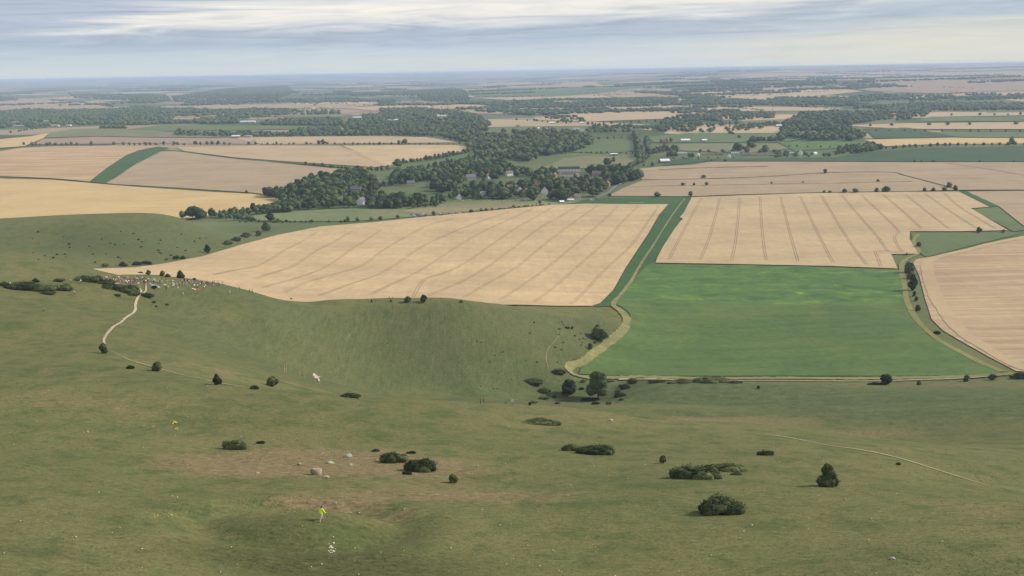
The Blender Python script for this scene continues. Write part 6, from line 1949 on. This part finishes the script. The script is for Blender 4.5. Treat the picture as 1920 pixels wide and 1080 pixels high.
CH = plain('chalk_lump', (0.55, 0.52, 0.42), 0.95, 0.1, 0.1, 3.0)
lumps('chalk_rubble', 'scatter of white chalk lumps on the dark side of the old mound', 623, 1026, 0.24, 0.55, 26, 0.12, CH, 5)
for lab, pts, w in [('bright white chalk scar at the foot of the steep slope', [(587, 705), (594, 709), (599, 716)], [1.6, 3.2, 0.8]), ('small upper arm of the bright chalk scar', [(592, 708), (601, 707)], [1.6, 0.6]),
                    ('white streak leftmost in the group of chalk streaks', [(502, 662), (503, 671)], [0.3, 0.7]), ('pair of pale streaks left in the chalk streak group', [(533, 684), (534, 692), (533, 700)], [0.5, 0.9, 0.4]), ('pale streak beside the pair of chalk streaks', [(537, 681), (537, 699)], [0.3, 0.5]), ('faint streak in the middle of the chalk streak group', [(545, 682), (544, 695)], [0.3, 0.4]),
                    ('long faint streak right of the middle in the chalk streak group', [(563, 670), (562, 690), (562, 707)], [0.2, 0.3, 0.5]), ('bright streak furthest right in the chalk streak group', [(572, 687), (571, 708)], [0.4, 0.6]), ('tiny streak above the bright chalk scar', [(586, 660), (583, 666)], [0.3, 0.6]), ('short chalk streak high on the steep slope', [(658, 626), (653, 634)], [0.3, 0.5]), ('small chalk streak under the two round trees', [(786, 590), (785, 598)], [0.4, 0.5]),
                    ('white chalk spot at the lower right of the steep slope', [(898, 727), (904, 731)], [0.8, 1.2]), ('small chalk mark beside the pale post', [(910, 716), (909, 722)], [0.3, 0.5])]:
    track('chalk_scar', lab, pts, 'chalkw' if 'bright white' in lab or 'small upper' in lab else 'hay', [q * (0.5 if 'bright white' in lab or 'small upper' in lab else 0.4) for q in w], 0.06, 0.3, 'chalk scar')


def fence(pts, label):
    L = world_pts(pts, 1e9, closed=False)
    e = link('fence', None, None, (L[0][0], L[0][1], float(height(L[0][:1], L[0][1:])[0])))
    tag(e, label, 'fence')
    o3 = np.array(e.location)
    n = 14
    g = []
    P = []
    for i in range(n):
        t = i / (n - 1)
        p = L[0] * (1 - t) + L[1] * t
        z = float(height(p[:1], p[1:])[0])
        P.append(np.array([p[0], p[1], z]) - o3)
        link('post', mesh_np('post', *box_geo(-0.07, 0.07, -0.07, 0.07, -0.3, 1.25), [M['bark']]), e, tuple(P[-1]))
    for hz in (0.5, 1.0):
        V, F = [], []
        for i, p in enumerate(P):
            for dz in (0, 0.09):
                V.append((p[0], p[1] - 0.09, p[2] + hz + dz))
            if i:
                a = (i - 1) * 2
                F.append((a, a + 2, a + 3, a + 1))
        me = mesh_np('rail', np.array(V), F, [M['bark']])
        link('rail', me, e).modifiers.new('thick', 'SOLIDIFY').thickness = 0.05


fence([(901, 757), (949, 757)], 'short brown post and rail fence on the brow left of the pale post')
x, y, z, s = [float(v[0]) for v in on_ground([961], [759])]
e = link('signpost', None, None, (x, y, z))
tag(e, 'pale waymark post with a small board at the end of the short fence', 'signpost')
link('post', mesh_np('post', *box_geo(-0.09, 0.09, -0.09, 0.09, -0.3, 1.5), [PALE]), e)
link('board', mesh_np('board', *box_geo(-0.28, 0.28, -0.14, -0.093, 0.75, 1.4), [BOARD]), e)

# ------------------------------------------------------------------ rough grass and wild flowers on the near hill
def scatter_near(n, seed, smax=330.0):
    rg = np.random.default_rng(seed)
    px = rg.uniform(-60, 1980, n * 2)
    py = rg.uniform(690, 1100, n * 2)
    x, y, z, s = on_ground(px, py)
    k = np.where(s < smax)[0][:n]
    return rg, x[k], y[k], z[k], s[k], px[k], py[k]


M['tuft'] = foliage_material('grass_tuft', (0.070, 0.085, 0.030), (0.112, 0.120, 0.044), (0.22, 0.205, 0.085), 0.12, True)


def tufts():
    rg, x, y, z, s, px, py = scatter_near(15000, 21)
    # cluster them into drifts
    dens = np.sin(x / 5.1 + 1.3 * np.sin(y / 8.0)) * np.sin(y / 4.3 + 1.1 * np.sin(x / 6.7)) + 0.5 * rg.standard_normal(len(x))
    k = dens > -0.1
    x, y, z, s = x[k], y[k], z[k], s[k]
    V, off = [], 0
    n = len(x)
    size = rg.uniform(0.05, 0.16, n) * np.clip(s / 150, 0.8, 1.5)
    blades = 4
    C = np.repeat(np.stack([x, y, z], -1), blades, 0)
    sz = np.repeat(size, blades)
    a = rg.uniform(0, 6.283, n * blades)
    lean = rg.uniform(0.3, 1.1, n * blades)
    dx, dy = np.cos(a), np.sin(a)
    b1 = C + np.stack([-dy * sz * 0.45, dx * sz * 0.45, -0.03 + 0 * sz], -1)
    b2 = C + np.stack([dy * sz * 0.45, -dx * sz * 0.45, -0.03 + 0 * sz], -1)
    tp = C + np.stack([dx * sz * lean, dy * sz * lean, sz * 0.75], -1)
    V = np.stack([b1, b2, tp], 1).reshape(-1, 3)
    F = np.arange(len(V)).reshape(-1, 3)
    me = mesh_np('rough_grass', V, F, [M['tuft']])
    o = link('rough_grass', me)
    tag(o, 'rough tussocks of grass all over the near hill', 'grass', kind='stuff')


tufts()
YEL = plain('yellow_petals', (0.62, 0.50, 0.10), 0.8, 0.2, 0.15)
WHT = plain('cream_petals', (0.62, 0.58, 0.42), 0.8, 0.2, 0.15)


def flowers():
    rg, x, y, z, s, px, py = scatter_near(210, 33, 230)
    for nm, k, mt, lab in (('yellow_flowers', np.arange(len(x)) % 3 == 0, YEL, 'scattered yellow flower heads in the turf of the near hill'), ('pale_flowers', np.arange(len(x)) % 3 != 0, WHT, 'scattered pale flower heads in the turf of the near hill')):
        X, Y, Z, S = x[k], y[k], z[k], s[k]
        V, T, off = [], [], 0
        v0, f0_ = ICO[1]
        extra = [(327, 794, 7, 0.16), (332, 806, 6, 0.09), (165, 811, 6, 0.08), (285, 802, 6, 0.07), (290, 972, 6, 0.06), (320, 968, 6, 0.06)] if nm == 'yellow_flowers' else []
        pts = [(a, b, c, rg.uniform(0.035, 0.085)) for a, b, c in zip(X, Y, Z)]
        for ex, ey, m_, sz in extra:
            gx, gy, gz, _ = [float(q[0]) for q in on_ground([ex], [ey])]
            for _ in range(m_):
                pts.append((gx + rg.normal(0, 0.25), gy + rg.normal(0, 0.35), gz + 0.1, sz))
        for a, b, c, sz in pts:
            v = v0 * np.array([1.2, 1.2, 0.7]) * sz * (1 + 0.2 * rg.standard_normal(len(v0)))[:, None]
            V.append(v + np.array([a, b, c + 0.12]))
            T.append(f0_ + off)
            off += len(v)
        o = link(nm, mesh_np(nm, np.vstack(V), np.vstack(T), [mt]))
        tag(o, lab, 'flowers', kind='stuff')


flowers()

# ------------------------------------------------------------------ air
def haze():
    v, f = box_geo(-46500, 46500, -46500, 46500, -16.0, 176.0)
    me = mesh_np('haze', v, f)
    mt = bpy.data.materials.new('summer_haze')
    mt.use_nodes = True
    nt = NT(mt.node_tree)
    vol = nt.n('ShaderNodeVolumePrincipled', {'Color': (*HAZE_COL, 1.0), 'Density': HAZE_DEN, 'Anisotropy': 0.0})
    out = nt.n('ShaderNodeOutputMaterial')
    nt.t.links.new(vol.outputs[0], out.inputs['Volume'])
    me.materials.append(mt)
    o = link('haze', me)
    tag(o, 'blue summer haze lying over the vale', 'haze', kind='stuff')


HAZE_COL = (0.57, 0.71, 0.97)
HAZE_DEN = 0.000066
haze()
